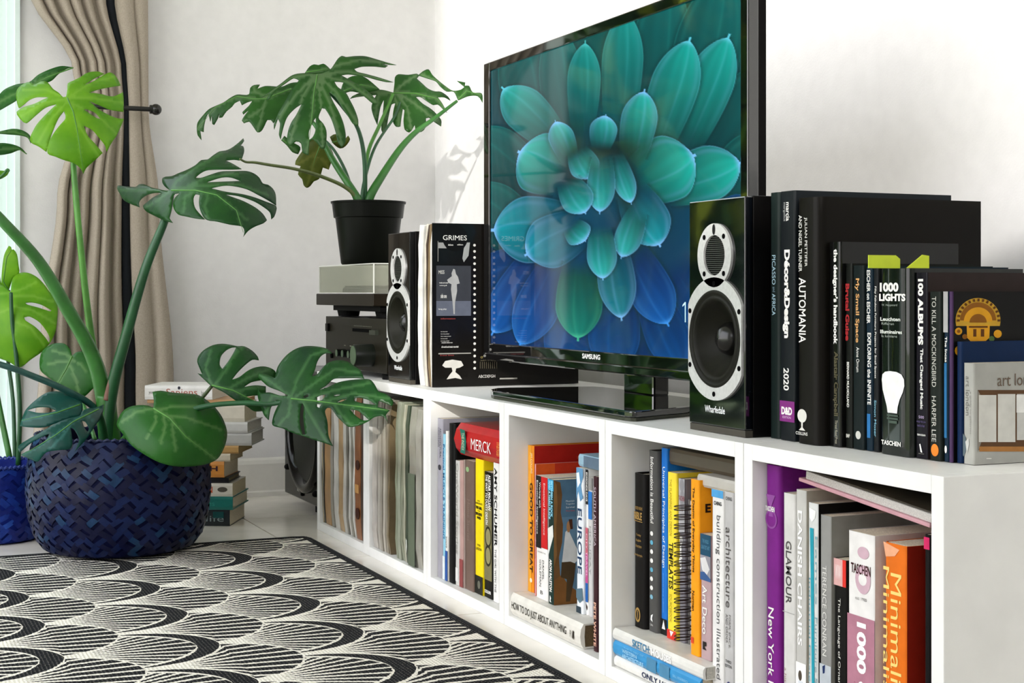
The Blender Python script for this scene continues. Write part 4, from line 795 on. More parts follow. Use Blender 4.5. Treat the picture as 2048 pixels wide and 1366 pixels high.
b6(1665, 1693, 1118, .026, .17, '#121110', 'black book with a red and white label on top and white slanted lettering', prints=[('r', 0, .72, 0, .13, '#d8a8a4', 'label'), ('r', .72, 1, 0, .13, '#d8352c', 'label'), ('t', 'WW', .12, .58, .03, .10, '#f0e6e2', 'h'), ('t', 'The Language of Ornament', .32, .56, .19, .68, '#e2e0d8', 'd'), ('t', 'James Trilling', .36, .54, .73, .92, '#a8a69e', 'd')])
b6(1695, 1750, 1066, .027, .15, '#e6e3df', 'thick book, white above and dusty pink below, with big white numerals', rough=.3, rnd=.004, cover=[('r', 0, 1, 0, 1, '#d8d5cf', 'jacket'), ('p', [(.0, .62), (.5, .55), (.6, .9), (0, .9)], '#a8312c', 'picture', 1.5)], prints=[('r', 0, 1, .345, 1, '#b0798a', 'band'), ('e', .38, .80, .055, .105, '#c9a9b4'), ('e', .30, .86, .13, .25, '#c9a9b4'), ('e', .42, .72, .165, .215, '#e6e3df'), ('t', 'TASCHEN', .14, .86, .130, .172, '#3a1418', 'h', .02), ('t', 'est. 1980', .30, .72, .265, .278, '#8a8684', 'h'), ('t', '1000 CHAIRS', .36, .70, .37, 1.0, '#f4f2f0', 'd', .04), ('t', 'CHARLOTTE & PETER FIELL', .26, .31, .62, .92, '#8a4a62', 'd')])
b6(1767, 1814, 1088, .030, .16, '#e0701e', 'thick orange book with pale yellow lettering and a dark red cover', rough=.3, rnd=.006, cover=[('r', 0, 1, 0, 1, '#9a2416', 'jacket'), ('t', '2', .30, .62, .12, .20, '#c87a3a', 'h'), ('t', '2', .30, .62, .28, .36, '#c87a3a', 'h')], prints=[('p', [(.0, .0), (.7, .02), (.5, .05), (.1, .06)], '#e8a882', 'scuff'), ('t', 'Minimalismo', .32, .78, .12, .80, '#f2d27a', 'd'), ('t', 'Minimalism', .0, .26, .10, .72, '#f2d27a', 'd')])
b6(1848, 1860, 1069, .032, .2, '#0f0d0e', 'black book with a pink square topping its spine, hard against the end panel', prints=[('r', 0, 1, .01, .055, '#d02a62', 'label')])
# large picture book lying askew across the row
pA, pB = on_y(1597, 962, .028), on_y(1859, 1056, .028)
L_ = (pB - pA).length
r3 = thing('hardback_book', 'large thin book with pink cover edges lying tilted across the row in the sixth cube', 'book', (pA.x, .028, pA.z))
xr = pA.x + L_
MB().box(pA.x, xr, .028, .27, pA.z, pA.z + .0045).build('cover', mat('#c9969e', .5), r3, bevel=.001)
pg = MB(); pg.box(pA.x + .009, xr - .003, .032, .266, pA.z + .0047, pA.z + .0135); pg.build('page_block', mat('#c4c0b9', .8, .12, 700), r3)
MB().box(pA.x + .012, xr, .034, .27, pA.z + .0138, pA.z + .0155).build('cover', mat('#3d3526', .4, .3, 12), r3, bevel=.001)
r3.rotation_euler = (0, math.atan2(pA.z - pB.z, pB.x - pA.x), 0)

# ------------------------------------------------------------------ record sleeves
def sleeve(x0, x1, yf, z0, h, col, label, group, lean=0, dep=.315, rough=.35, coat=.3, prints=(), seed=0, wob=.0004):
    rs = random.Random(seed); xm = (x0 + x1) / 2
    r = thing('record_sleeve', label, 'record', (xm, yf + dep / 2, z0), group)
    n = 8; mb = MB(); v = []
    off = [rs.uniform(-wob, wob) for _ in range(n + 1)]
    for k in range(n + 1):
        z = z0 + h * k / n; o_ = off[k]; jy = rs.uniform(0, .0025) + (.004 if k in (0, n) else 0); w2 = (x1 - x0) / 2 * (.85 if k in (0, n) else 1)
        v += [(xm - w2 + o_, yf + jy, z), (xm + w2 + o_, yf + jy, z), (xm + w2 * .9, yf + dep, z), (xm - w2 * .9, yf + dep, z)]
    fs = [(0, 1, 2, 3), tuple(4 * n + i for i in (3, 2, 1, 0))]
    for k in range(n):
        a = 4 * k
        for i in range(4): j = (i + 1) % 4; fs.append((a + i, a + 4 + i, a + 4 + j, a + j))
    mb.add(v, fs); mb.build('jacket', mat(col, rough, .14, 25, coat=coat), r)
    if prints: face_print(r, (x0, yf - .0002, z0 + h), (x1 - x0, 0, 0), (0, 0, -h), prints)
    if lean: r.rotation_euler = (0, math.atan2(lean, h), 0)
    return r
C1 = [(639.6, 640.9, '#15130f', .312), (641.2, 642.9, '#a89a7c', .309), (643, 645.5, '#2c2a24', .310), (646, 658, '#a07a4c', .312), (658.5, 664, '#8f8b80', .312), (664.5, 674, '#c2bfb6', .314), (674.5, 683.5, '#a98b63', .306), (684, 690, '#bdbab0', .314), (690.5, 694, '#6f6c62', .312), (694.5, 698.5, '#c9c6bd', .313), (699, 703, '#8a8679', .311), (703.5, 706.5, '#d4d1c9', .310), (707, 718.5, '#84502a', .313), (719, 724, '#3a2a22', .308)]
W1 = ['black sleeve first at the left wall', 'thin buff sleeve second from the left wall', 'thin dark sleeve just left of the brown cardboard one', 'brown cardboard sleeve with worn edge', 'grey plastic-wrapped sleeve right of the brown cardboard one', 'wide pale grey plastic-wrapped sleeve', 'tan sleeve showing through plastic in the middle', 'pale plastic-wrapped sleeve right of the tan one', 'thin grey sleeve before the narrow white ones', 'narrow off-white sleeve right of the thin grey one', 'thin olive-grey sleeve between two off-white ones', 'narrow white sleeve touching the rust one', 'rust brown sleeve with dark print, second from the right wall', 'dark brown sleeve hard against the right wall']
for k, (a, b_, c_, h_) in enumerate(C1):
    xa, xb = on_y(a + 2, 950, .004).x, on_y(b_ + 2, 950, .004).x
    sleeve(max(xa + .0006, .0212), xb - .0006, .0035 + random.uniform(0, .001), Z0, h_, c_, W1[k] + ' of the first cube', 'record sleeves in the first cube', seed=k, prints=[('e', .2, .9, .45, .52, '#3a1a12'), ('r', .1, .8, .62, .68, '#b98a52'), ('e', .2, .9, .78, .86, '#3a1a12')] if k == 12 else ())
C2 = [(742.5, 752, '#b3aca3', .314), (752.5, 758, '#a8a297', .313), (758.5, 763, '#948d80', .312), (763.5, 768, '#b1aa9c', .312), (768.5, 773, '#8a8170', .311), (773.5, 776.5, '#6e5f45', .306), (788, 792, '#7f8670', .314), (792.5, 799, '#8e9380', .315), (799.5, 804, '#7d816c', .313), (804.5, 808.5, '#a09f8a', .312), (809, 815, '#33402f', .311), (815.5, 829, '#8b897c', .311), (830, 841, '#98958a', .308)]
W2 = ['wide stone grey sleeve first at the left wall', 'grey-beige sleeve second from the left wall', 'thin taupe sleeve third from the left wall', 'thin pale sleeve leaning left of the gap', 'thin olive brown sleeve leaning left of the gap', 'ragged brown sleeve at the edge of the black gap', 'dark sage sleeve just right of the black gap', 'sage green plastic-wrapped sleeve', 'moss grey sleeve right of the sage one', 'pale olive sleeve touching the dark green one', 'dark green sleeve with a small white emblem at its foot', 'grey sleeve with a pale upper half', 'pale grey sleeve last, against the right wall']
for k, (a, b_, c_, h_) in enumerate(C2):
    xa, xb = on_y(a + 1, 950, .004).x, on_y(b_ + 1, 950, .004).x
    ln = .006 if 0 < k < 6 else 0
    dx = -.0012 if 0 < k < 6 else 0
    sleeve(xa + dx + .0006, xb + dx - .0006, .0035 + random.uniform(0, .001), Z0, h_, c_, W2[k] + ' of the second cube', 'record sleeves in the second cube', seed=40 + k, lean=ln, prints=[('p', [(.3, .84), (.7, .85), (.8, .89), (.5, .94), (.35, .90)], '#b9bdb2')] if k == 10 else ([('r', 0, 1, .42, 1, '#5d6654', 'lower_band')] if k == 11 else ()))
# upright records on top, left of the television
C7 = [(837.5, 841.5, '#e6e3de', .3165), (842, 845.5, '#dedbd6', .3160), (846, 849, '#a9a6a0', .3140), (849.5, 853, '#c9c2b4', .3170), (853.5, 856.5, '#3a2a20', .3150), (857, 860.5, '#7a6648', .3160), (861, 863.5, '#d2cfc8', .3165)]
W7 = ['white sleeve first beside the left speaker', 'off-white sleeve second from the left speaker', 'grey sleeve third from the left speaker', 'cream sleeve fourth from the left speaker', 'dark brown sleeve in the middle', 'tan sleeve', 'thin white sleeve touching the printed one']
for k, (a, b_, c_, h_) in enumerate(C7):
    xa, xb = on_y(a, 600, .03).x, on_y(b_, 600, .03).x
    sleeve(xa, xb, .028, ZT, h_, c_, W7[k] + ' in the upright row on top of the shelves', 'record sleeves on top of the shelves', seed=70 + k, wob=.0004)
gx0, gx1_ = on_y(864, 600, .03).x, .6830
gr = thing('record_sleeve', 'black printed record sleeve with a round name sticker, facing the room end beside the television', 'record', ((gx0 + gx1_) / 2, .19, ZT), 'record sleeves on top of the shelves')
MB().box(gx0, gx1_, .030, .345, ZT, ZT + .3175).build('jacket', mat('#0f0d0b', .22, .1, 30, coat=.1, spec=.2), gr, bevel=.0005)
hz = .3175
def gv(cx_, cy_):
    p = on_x(600 + cx_ / 3.415, 400 + cy_ / 3.415, gx1_); return ((p.y - .030) / .315, (ZT + hz - p.z) / hz)
def gq(x0, y0, x1, y1, c_, nm='panel', o=1.2): a = gv(x0, y0); b_ = gv(x1, y1); return ('p', [(a[0], a[1]), (a[0], b_[1]), (b_[0], b_[1]), (b_[0], a[1])], c_, nm, o)
def gl(x0, y0, x1, y1, c_='#8f8d86'): a = gv(x0, y0); b_ = gv(x1, y1); w_ = .0035; return ('r', min(a[0], b_[0]), max(a[0], b_[0]) + (w_ if abs(a[0] - b_[0]) < .02 else 0), min(a[1], b_[1]), max(a[1], b_[1]) + (w_ if abs(a[1] - b_[1]) < .02 else 0), c_, 'line')
def gt(s, x0, y0, x1, y1, c_='#d8d6d0', bold=.01): a = gv(x0, y0); b_ = gv(x1, y1); return ('t', s, a[0], b_[0], a[1], b_[1], c_, 'h', bold)
c0 = gv(1056, 260); stk = [(c0[0] + .132 * math.cos(2 * math.pi * i / 32) * .98, c0[1] + .0835 * 1.0 * math.sin(2 * math.pi * i / 32) * .98) for i in range(32)]
s_l, s_r, s_t, s_b = gv(972, 260)[0], gv(1143, 260)[0], gv(1056, 170)[1], gv(1056, 352)[1]
face_print(gr, (gx1_, .030, ZT + hz), (0, .315, 0), (0, 0, -hz), [
    gl(935, 180, 1205, 180), gl(935, 268, 970, 268), gl(1167, 270, 1167, 1255), gl(1210, 318, 1210, 1175), gl(1210, 1175, 1400, 1175), gl(935, 420, 1167, 420), gl(945, 1046, 1167, 1046), gl(940, 280, 940, 420),
    gq(930, 448, 1167, 790, '#33353a', 'panel'), gq(930, 690, 1167, 790, '#565a66', 'panel', 1.3), gq(945, 290, 1000, 330, '#8a8a88', 'panel', 1.3), ('p', [gv(1118, 330), gv(1108, 400), gv(1118, 425), gv(1150, 380), gv(1160, 290), gv(1135, 290)], '#8d8f8d', 'panel', 1.3),
    ('p', [gv(1046, 470), gv(1034, 500), gv(1036, 520), gv(1004, 545), gv(1012, 566), gv(1034, 575), gv(1030, 610), gv(1040, 690), gv(1048, 780), gv(1056, 780), gv(1058, 700), gv(1072, 620), gv(1070, 575), gv(1090, 570), gv(1078, 525), gv(1064, 505), gv(1058, 475)], '#9a9a98', 'figure', 1.6),
    ('p', [gv(970, 1130), gv(990, 1100), gv(1040, 1090), gv(1100, 1100), gv(1116, 1130), gv(1090, 1145), gv(1065, 1150), gv(1060, 1175), gv(1090, 1200), gv(1105, 1225), gv(1060, 1215), gv(1000, 1225), gv(1020, 1195), gv(1040, 1170), gv(1035, 1145), gv(990, 1145)], '#c2bfb8', 'figure', 1.6),
    ('p', [(s_l + (s_r - s_l) * (.5 + .5 * math.cos(2 * math.pi * i / 32)), s_t + (s_b - s_t) * (.5 + .5 * math.sin(2 * math.pi * i / 32))) for i in range(32)][::-1], '#050505', 'sticker', 2.2),
    gt('MISS', 945, 480, 985, 505, '#b8b6b0'), gt('tracks and notes', 950, 560, 1010, 570), gt('vinyl', 950, 580, 1000, 590), gt('side one', 960, 640, 1000, 670), gt('long play', 945, 740, 1000, 752),
    gt('information', 960, 805, 1060, 815, '#8a3a3a')] + [gt('liner notes printed', 960, 895 + 16 * q, 1005 + 12 * (q % 3), 904 + 16 * q, '#b0aea8') for q in range(5)] + [gt('complete edition text', 965, 970, 1040, 980), gt('all words and music recorded', 965, 996, 1080, 1008), gt('front lines', 955, 1056, 1050, 1064, '#8a3a3a')] +
    [('e', gv(1181, 0)[0], gv(1199, 0)[0], gv(1190, 300 + 42 * q)[1], gv(1190, 318 + 42 * q)[1], '#c9c7c0') for q in range(21)] + [gt('ABCDEFGH', 1215, 1195, 1330, 1212, '#b8b6b0')] + [gt('credits', 1230, 1060, 1300, 1080, '#8a7d4c'), gt('index of songs', 1230, 1090, 1340, 1100, '#6a6450')] +
    [gq(1225 + 14 * q, 1105, 1230 + 14 * q, 1150, '#4a4538', 'line', 1.2) for q in range(9)] + [gq(1360, 1215, 1480, 1222, '#8f8d86', 'line', 1.2)], off=.0004)
face_print(gr, (gx1_, .030, ZT + hz), (0, .315, 0), (0, 0, -hz), [gt('GRIMES', 975, 240, 1138, 276, '#d8d6d0', .0), gt('deluxe', 1010, 300, 1045, 312), gt('edition', 1072, 300, 1112, 310)], off=.0012)
# ------------------------------------------------------------------ curtain and its holdback
M_cur = mat('#a59a8c', .9, .07, 350, bump=.25, bscale=900, spec=.2)
cur = thing('curtain', 'beige linen curtain drawn aside beside the glass door', 'curtain', (XW + .08, -.43, .01))
def interp(tab, z):
    for (za, a), (zb, b) in zip(tab, tab[1:]):
        if z <= zb: f = (z - za) / (zb - za); f = f * f * (3 - 2 * f); return a + (b - a) * f
    return tab[-1][1]
YL = [(.01, -.590), (.45, -.560), (.80, -.520), (1.03, -.463), (1.12, -.480), (1.32, -.588), (2.3, -.66)]
YR = [(.01, -.205), (.33, -.228), (.80, -.265), (1.03, -.290), (1.32, -.292), (2.3, -.26)]
mb = MB(); NT, NZ = 150, 60; v = []
folds = [0, .10, .20, .32, .43, .53, .63, .715, .87, 1.0]
for k in range(NZ + 1):
    z = .012 + (2.28 - .012) * k / NZ; yl, yr = interp(YL, z), interp(YR, z); tight = 1 - .45 * math.exp(-((z - 1.03) / .16) ** 2)
    for i in range(NT + 1):
        t = i / NT
        for q in range(len(folds) - 1):
            if t <= folds[q + 1]: f = (t - folds[q]) / (folds[q + 1] - folds[q]); break
        amp = .030 if q < 6 else (.045 if q == 6 else .014)
        bul = abs(math.sin(math.pi * f)) ** .65
        x = XW + .058 + (amp * bul + (.012 if q >= 7 else .004 * math.sin(q * 2.1))) * tight + .006 * math.sin(z * 3 + q * 1.7)
        if q == 6: x = XW + .050 - .030 * math.sin(math.pi * f) * tight + .004
        v.append((x, yl + (yr - yl) * t + .004 * math.sin(z * 2.4 + q * 2.3) * math.sin(math.pi * t), z))
fs = [(k * (NT + 1) + i, k * (NT + 1) + i + 1, (k + 1) * (NT + 1) + i + 1, (k + 1) * (NT + 1) + i) for k in range(NZ) for i in range(NT)]
mb.add(v, fs); o = mb.build('drape', M_cur, cur, smooth='all'); so = o.modifiers.new('cloth', 'SOLIDIFY'); so.thickness = .0015
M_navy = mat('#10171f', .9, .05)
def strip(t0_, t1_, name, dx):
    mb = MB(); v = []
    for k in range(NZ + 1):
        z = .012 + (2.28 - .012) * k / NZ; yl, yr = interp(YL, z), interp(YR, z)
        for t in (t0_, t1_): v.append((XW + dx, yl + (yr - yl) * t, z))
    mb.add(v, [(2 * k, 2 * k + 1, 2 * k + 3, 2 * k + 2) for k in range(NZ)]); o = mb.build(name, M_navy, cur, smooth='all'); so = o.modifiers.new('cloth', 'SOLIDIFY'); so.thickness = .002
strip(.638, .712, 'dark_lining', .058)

hx, hz_ = XW + .125, on_y(262, 218, -.4).z
hz_ = on_x(268, 217, hx).z
yb0, yb1 = on_x(178, 217, hx).y, on_x(300, 217, hx).y
hold = thing('curtain_holdback', 'black metal rod with a ball end holding the curtain aside', 'curtain holdback', (XW, -.52, hz_))
MB().tube([(XW + .001, -.484, hz_), (XW + .09, -.484, hz_), (hx - .012, -.480, hz_), (hx, -.466, hz_), (hx, yb1, hz_)], .0062, 14).build('rod', mat('#0f0e0d', .35, 0), hold, smooth=True)
MB().cyl((XW + .0005, -.484, hz_), .012, .006, 'x', 24).build('wall_plate', mat('#0f0e0d', .35, 0), hold)
cb = on_x(312, 217, hx)
MB().cyl((hx, yb1, hz_), .0115, .006, 'y', 20).build('collar', mat('#0f0e0d', .3, 0), hold)
MB().ball((hx, cb.y, hz_), .0145, 24).build('ball_finial', mat('#14110f', .15, 0), hold, smooth='all')

# ------------------------------------------------------------------ leaves
def leaf_mat(h, h2, trans, rough=.35, vein='#8fae6a', name='leaf_green'):
    M = bpy.data.materials.new(name); M.use_nodes = True; t = M.node_tree; b = t.nodes['Principled BSDF']
    co = t.nodes.new('ShaderNodeTexCoord'); n = t.nodes.new('ShaderNodeTexNoise'); n.inputs['Scale'].default_value = 14; n.inputs['Detail'].default_value = 4
    r = t.nodes.new('ShaderNodeValToRGB'); r.color_ramp.elements[0].color = lin(h); r.color_ramp.elements[1].color = lin(h2); r.color_ramp.elements[0].position = .3; r.color_ramp.elements[1].position = .7
    t.links.new(co.outputs['Object'], n.inputs['Vector']); t.links.new(n.outputs['Fac'], r.inputs['Fac'])
    at = t.nodes.new('ShaderNodeAttribute'); at.attribute_name = 'vein'
    mx = t.nodes.new('ShaderNodeMix'); mx.data_type = 'RGBA'; mx.inputs['B'].default_value = lin(vein); t.links.new(at.outputs['Fac'], mx.inputs['Factor']); t.links.new(r.outputs['Color'], mx.inputs['A'])
    t.links.new(mx.outputs['Result'], b.inputs['Base Color']); b.inputs['Roughness'].default_value = rough
    b.inputs['Specular IOR Level'].default_value = .22
    bp = t.nodes.new('ShaderNodeBump'); bp.inputs['Strength'].default_value = .35; bp.inputs['Distance'].default_value = .003; n3 = t.nodes.new('ShaderNodeTexNoise'); n3.inputs['Scale'].default_value = 40
    t.links.new(co.outputs['Object'], n3.inputs['Vector']); t.links.new(n3.outputs['Fac'], bp.inputs['Height']); t.links.new(bp.outputs['Normal'], b.inputs['Normal'])
    tl = t.nodes.new('ShaderNodeBsdfTranslucent'); hs = t.nodes.new('ShaderNodeHueSaturation'); hs.inputs['Value'].default_value = 1.6; hs.inputs['Saturation'].default_value = 1.1
    t.links.new(mx.outputs['Result'], hs.inputs['Color']); t.links.new(hs.outputs['Color'], tl.inputs['Color'])
    ms = t.nodes.new('ShaderNodeMixShader'); ms.inputs['Fac'].default_value = trans
    t.links.new(b.outputs[0], ms.inputs[1]); t.links.new(tl.outputs[0], ms.inputs[2]); t.links.new(ms.outputs[0], t.nodes['Material Output'].inputs['Surface'])
    return M
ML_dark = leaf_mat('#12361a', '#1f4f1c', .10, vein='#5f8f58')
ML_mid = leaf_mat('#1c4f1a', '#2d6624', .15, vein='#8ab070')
ML_lit = leaf_mat('#5d9a1e', '#7fb42a', .35, vein='#a8d060', name='leaf_fresh_sunlit')  # fresh green with sunlight put into its brighter, yellower colour
ML_flare = leaf_mat('#103e38', '#184f44', .10, vein='#5c9a94')  # bluish teal: the lens flare's tint put into the leaf colour
ML_phil = leaf_mat('#1d4718', '#2d5c20', .14, vein='#9db58a')
ML_old = leaf_mat('#4c5a20', '#66702c', .30, vein='#9a9a50', name='leaf_ageing')
M_stem = mat('#2f6a26', .4, .15, 25); M_stemd = mat('#1c4f2a', .4, .15, 25); M_stemb = mat('#4f8a34', .4, .12, 25)

def inside(pt, poly):
    x, y = pt; c = False; j = len(poly) - 1
    for i in range(len(poly)):
        a, b = poly[i], poly[j]
        if (a[1] > y) != (b[1] > y) and x < (b[0] - a[0]) * (y - a[1]) / (b[1] - a[1]) + a[0]: c = not c
        j = i
    return c
def smooth_loop(p, step):
    n = len(p); out = []
    for i in range(n):
        p0, p1, p2, p3 = (np.array(p[(i + k) % n], float) for k in (-1, 0, 1, 2))
        L = np.hypot(*(p2 - p1)); m_ = max(1, int(round(L / step)))
        ang = lambda a, b: (a @ b) / (np.hypot(*a) * np.hypot(*b) + 1e-9)
        s1 = .5 if ang(p1 - p0, p2 - p1) > .2 else 0; s2 = .5 if ang(p2 - p1, p3 - p2) > .2 else 0
        t1 = (p2 - p0) * s1; t2 = (p3 - p1) * s2
        lim = L * 1.0
        for t in (t1, t2):
            q = np.hypot(*t)
            if q > lim: t *= lim / q
        if s1 == 0: t1 = (p2 - p1) * .6
        if s2 == 0: t2 = (p2 - p1) * .6
        for k in range(m_):
            u = k / m_; h1 = 2 * u ** 3 - 3 * u ** 2 + 1; h2 = u ** 3 - 2 * u ** 2 + u; h3 = -2 * u ** 3 + 3 * u ** 2; h4 = u ** 3 - u ** 2
            out.append(tuple(h1 * p1 + h2 * t1 + h3 * p2 + h4 * t2))
    return out
def leaf(name, parent, crop, outline, holes, depth, material, veins=(), grid=6, vein_w=1.9, midrib=True, thick=.0011, vein_s=.30):
    """A leaf blade: its outline, slots and holes, laid on a bent surface given by depth(px, py), veins as fine ridges."""
    ox, oy, s = crop; cv = lambda P: [(ox + a / s, oy + b / s) for a, b in P]
    out = smooth_loop(cv(outline), 5); hol = [smooth_loop(cv(h), 4) for h in holes]
    pts, edges, kind = [], [], []
    for L in [out] + hol:
        b = len(pts); pts += L; edges += [(b + i, b + (i + 1) % len(L)) for i in range(len(L))]
    nb = len(pts)
    vs_ = [cv(v) for v in veins]; vp = []
    for v in vs_:
        for a, c in zip(v, v[1:]):
            L = math.dist(a, c); m_ = max(1, int(L / 5))
            vp += [(a[0] + (c[0] - a[0]) * i / m_, a[1] + (c[1] - a[1]) * i / m_) for i in range(m_ + 1)]
    okp = lambda p: inside(p, out) and not any(inside(p, h) for h in hol)
    bp_ = np.array(pts)
    far = lambda p, d: ((bp_ - np.array(p)) ** 2).sum(1).min() > d * d
    extra = [p for p in vp if okp(p) and far(p, 1.5)]
    xs_, ys_ = [p[0] for p in out], [p[1] for p in out]
    vpa = np.array(vp) if vp else np.array([[1e6, 1e6]])
    y = min(ys_); row = 0
    while y < max(ys_):
        x = min(xs_) + (grid / 2 if row % 2 else 0)
        while x < max(xs_):
            p = (x, y)
            if okp(p) and far(p, 3) and ((vpa - np.array(p)) ** 2).sum(1).min() > 9: extra.append(p)
            x += grid
        y += grid * .87; row += 1
    allp = [Vector(p) for p in pts + extra]
    vo, eo, fo, *_ = delaunay_2d_cdt(allp, edges, [], 0, 1e-5)
    keep = []
    for f in fo:
        c = (sum(vo[i][0] for i in f) / len(f), sum(vo[i][1] for i in f) / len(f))
        if okp(c): keep.append(tuple(f))
    mb = MB(); W3 = [at_depth(p[0], p[1], depth(p[0], p[1])) for p in vo]
    used = sorted({i for f in keep for i in f}); mp = {i: k for k, i in enumerate(used)}
    mb.add([W3[i] for i in used], [tuple(mp[i] for i in f) for f in keep])
    o = mb.build(name, material, parent, smooth='all')
    va = [float(np.exp(-((vpa - np.array((vo[i][0], vo[i][1]))) ** 2).sum(1).min() / (vein_w ** 2))) * vein_s if vp else 0.0 for i in used]
    at = o.data.attributes.new('vein', 'FLOAT', 'POINT'); at.data.foreach_set('value', va)
    sm = o.modifiers.new('blade', 'SOLIDIFY'); sm.thickness = thick
    if midrib and vs_:
        v = vs_[0]; P = []
        for a, c in zip(v, v[1:]): P += [(a[0] + (c[0] - a[0]) * i / 8, a[1] + (c[1] - a[1]) * i / 8) for i in range(8)]
        P.append(v[-1]); n_ = len(P)
        MB().tube([at_depth(p[0], p[1], depth(*p) - .0004) for p in P], [.0017 * (1 - .8 * i / n_) for i in range(n_)], 6).build('midrib', M_stemb, o, smooth='all')
    return o
def stem(name, parent, pts, r0, r1, material, n=10, sub=6):
    P = [at_depth(*p) for p in pts]; Q = []
    for i in range(len(P) - 1):
        p0, p1, p2, p3 = P[max(i - 1, 0)], P[i], P[i + 1], P[min(i + 2, len(P) - 1)]
        for k in range(sub):
            u = k / sub; Q.append(p1 * (2 * u ** 3 - 3 * u ** 2 + 1) + (p2 - p0) * .5 * (u ** 3 - 2 * u ** 2 + u) + p2 * (-2 * u ** 3 + 3 * u ** 2) + (p3 - p1) * .5 * (u ** 3 - u ** 2))
    Q.append(P[-1]); m_ = len(Q)
    return MB().tube(Q, [r0 + (r1 - r0) * (i / (m_ - 1)) for i in range(m_)], n).build(name, material, parent, smooth='all')
def surf(cx_, cy_, z, a=0, b=0, bow=0, bx=1, by=1):
    """Depth of a leaf surface about (cx, cy): tilt a, b (metres per pixel) and a bow away from the middle."""
    return lambda x, y: z + a * (x - cx_) + b * (y - cy_) + bow * ((bx * (x - cx_)) ** 2 + (by * (y - cy_)) ** 2) / 1e4

# ------------------------------------------------------------------ woven basket with the split-leaf plant
BX, BY = .132, -.474
bz0 = .0090
mon = thing('potted_monstera', 'large split-leaf plant in a dark navy woven basket on the corner of the rug', 'plant', (BX, BY, bz0))
prof = [(.001, 0), (.132, 0), (.152, .006), (.171, .030), (.184, .072), (.1895, .125), (.188, .175), (.181, .215), (.171, .243), (.166, .247), (.160, .243), (.170, .21), (.168, .19), (.001, .19)]
def basket(parent, c, prof, cols, rows_, strip_cols, rimr, seed):
    rs = random.Random(seed)
    MB().lathe((c[0], c[1], c[2]), prof, 'z', 64).build('basket_body', mat(cols[0], .7, .15, 40, spec=.1), parent, smooth='all')
    side = [p for p in prof[2:9]]
    def R(h):
        for (ra, ha), (rb, hb_) in zip(side, side[1:]):
            if h <= hb_: return ra + (rb - ra) * (h - ha) / (hb_ - ha)
        return side[-1][0]
    h0, h1 = side[0][1], side[-1][1]; mb = MB()
    for k in range(rows_):
        hh = h0 + (h1 - h0) * (k + .5) / rows_
        for i in range(strip_cols):
            a = 2 * math.pi * (i + (k % 2) * .5) / strip_cols + rs.uniform(-.01, .01); sg = 1 if (k + i // 1) % 2 else -1
            if abs(k - rows_ * .55) < .6: sg = -1
            La, Wd = .0190 * rs.uniform(.85, 1.15), .0068 * rs.uniform(.8, 1.15); tl = rs.uniform(.55, .95) * sg
            ct, st = math.cos(tl), math.sin(tl); lift = .0022; v = []
            for (u, w2, l) in ((-La, -Wd, 0), (0, -Wd, lift), (La, -Wd, 0), (La, Wd, 0), (0, Wd, lift), (-La, Wd, 0)):
                du, dh = u * ct - w2 * st, u * st * .8 + w2 * ct * .9; h = max(h0, min(h1, hh + dh)); rr = R(h) + .0006 + l + rs.uniform(0, .0006)
                aa = a + du / R(h); v.append((c[0] + rr * math.cos(aa), c[1] + rr * math.sin(aa), c[2] + h))
            q = rs.random(); mb.add(v, [(0, 1, 4, 5), (1, 2, 3, 4)], 0 if q < .45 else (1 if q < .9 else 2))
    o = mb.build('weave', [mat(x, .42, .12, 60, spec=.22) for x in cols], parent, smooth='all', recalc=False); o['kind'] = 'stuff'
    rm = MB(); n = 70
    for i in range(n):
        a = 2 * math.pi * i / n; b_ = a + 2 * math.pi / n * 1.3; p = lambda t, dz: (c[0] + (rimr + dz) * math.cos(t), c[1] + (rimr + dz) * math.sin(t), c[2] + side[-1][1] + .001 + (.003 if dz else -.003))
        rm.tube([p(a, 0), p((a + b_) / 2, .003), p(b_, 0)], .0032, 6)
    rm.build('rim', mat(cols[1], .55, .1), parent, smooth='all')
basket(mon, (BX, BY, bz0), prof, ['#080c2c', '#0b1a42', '#123152'], 17, 50, .169, 3)
MB().lathe((BX, BY, bz0 + .2), [(.001, .012), (.08, .01), (.166, .0)], 'z', 40).build('soil', mat('#241a12', .95, .3, 90, bump=.6, bscale=120), mon, smooth='all')
c1 = (0, 110, 5.463)
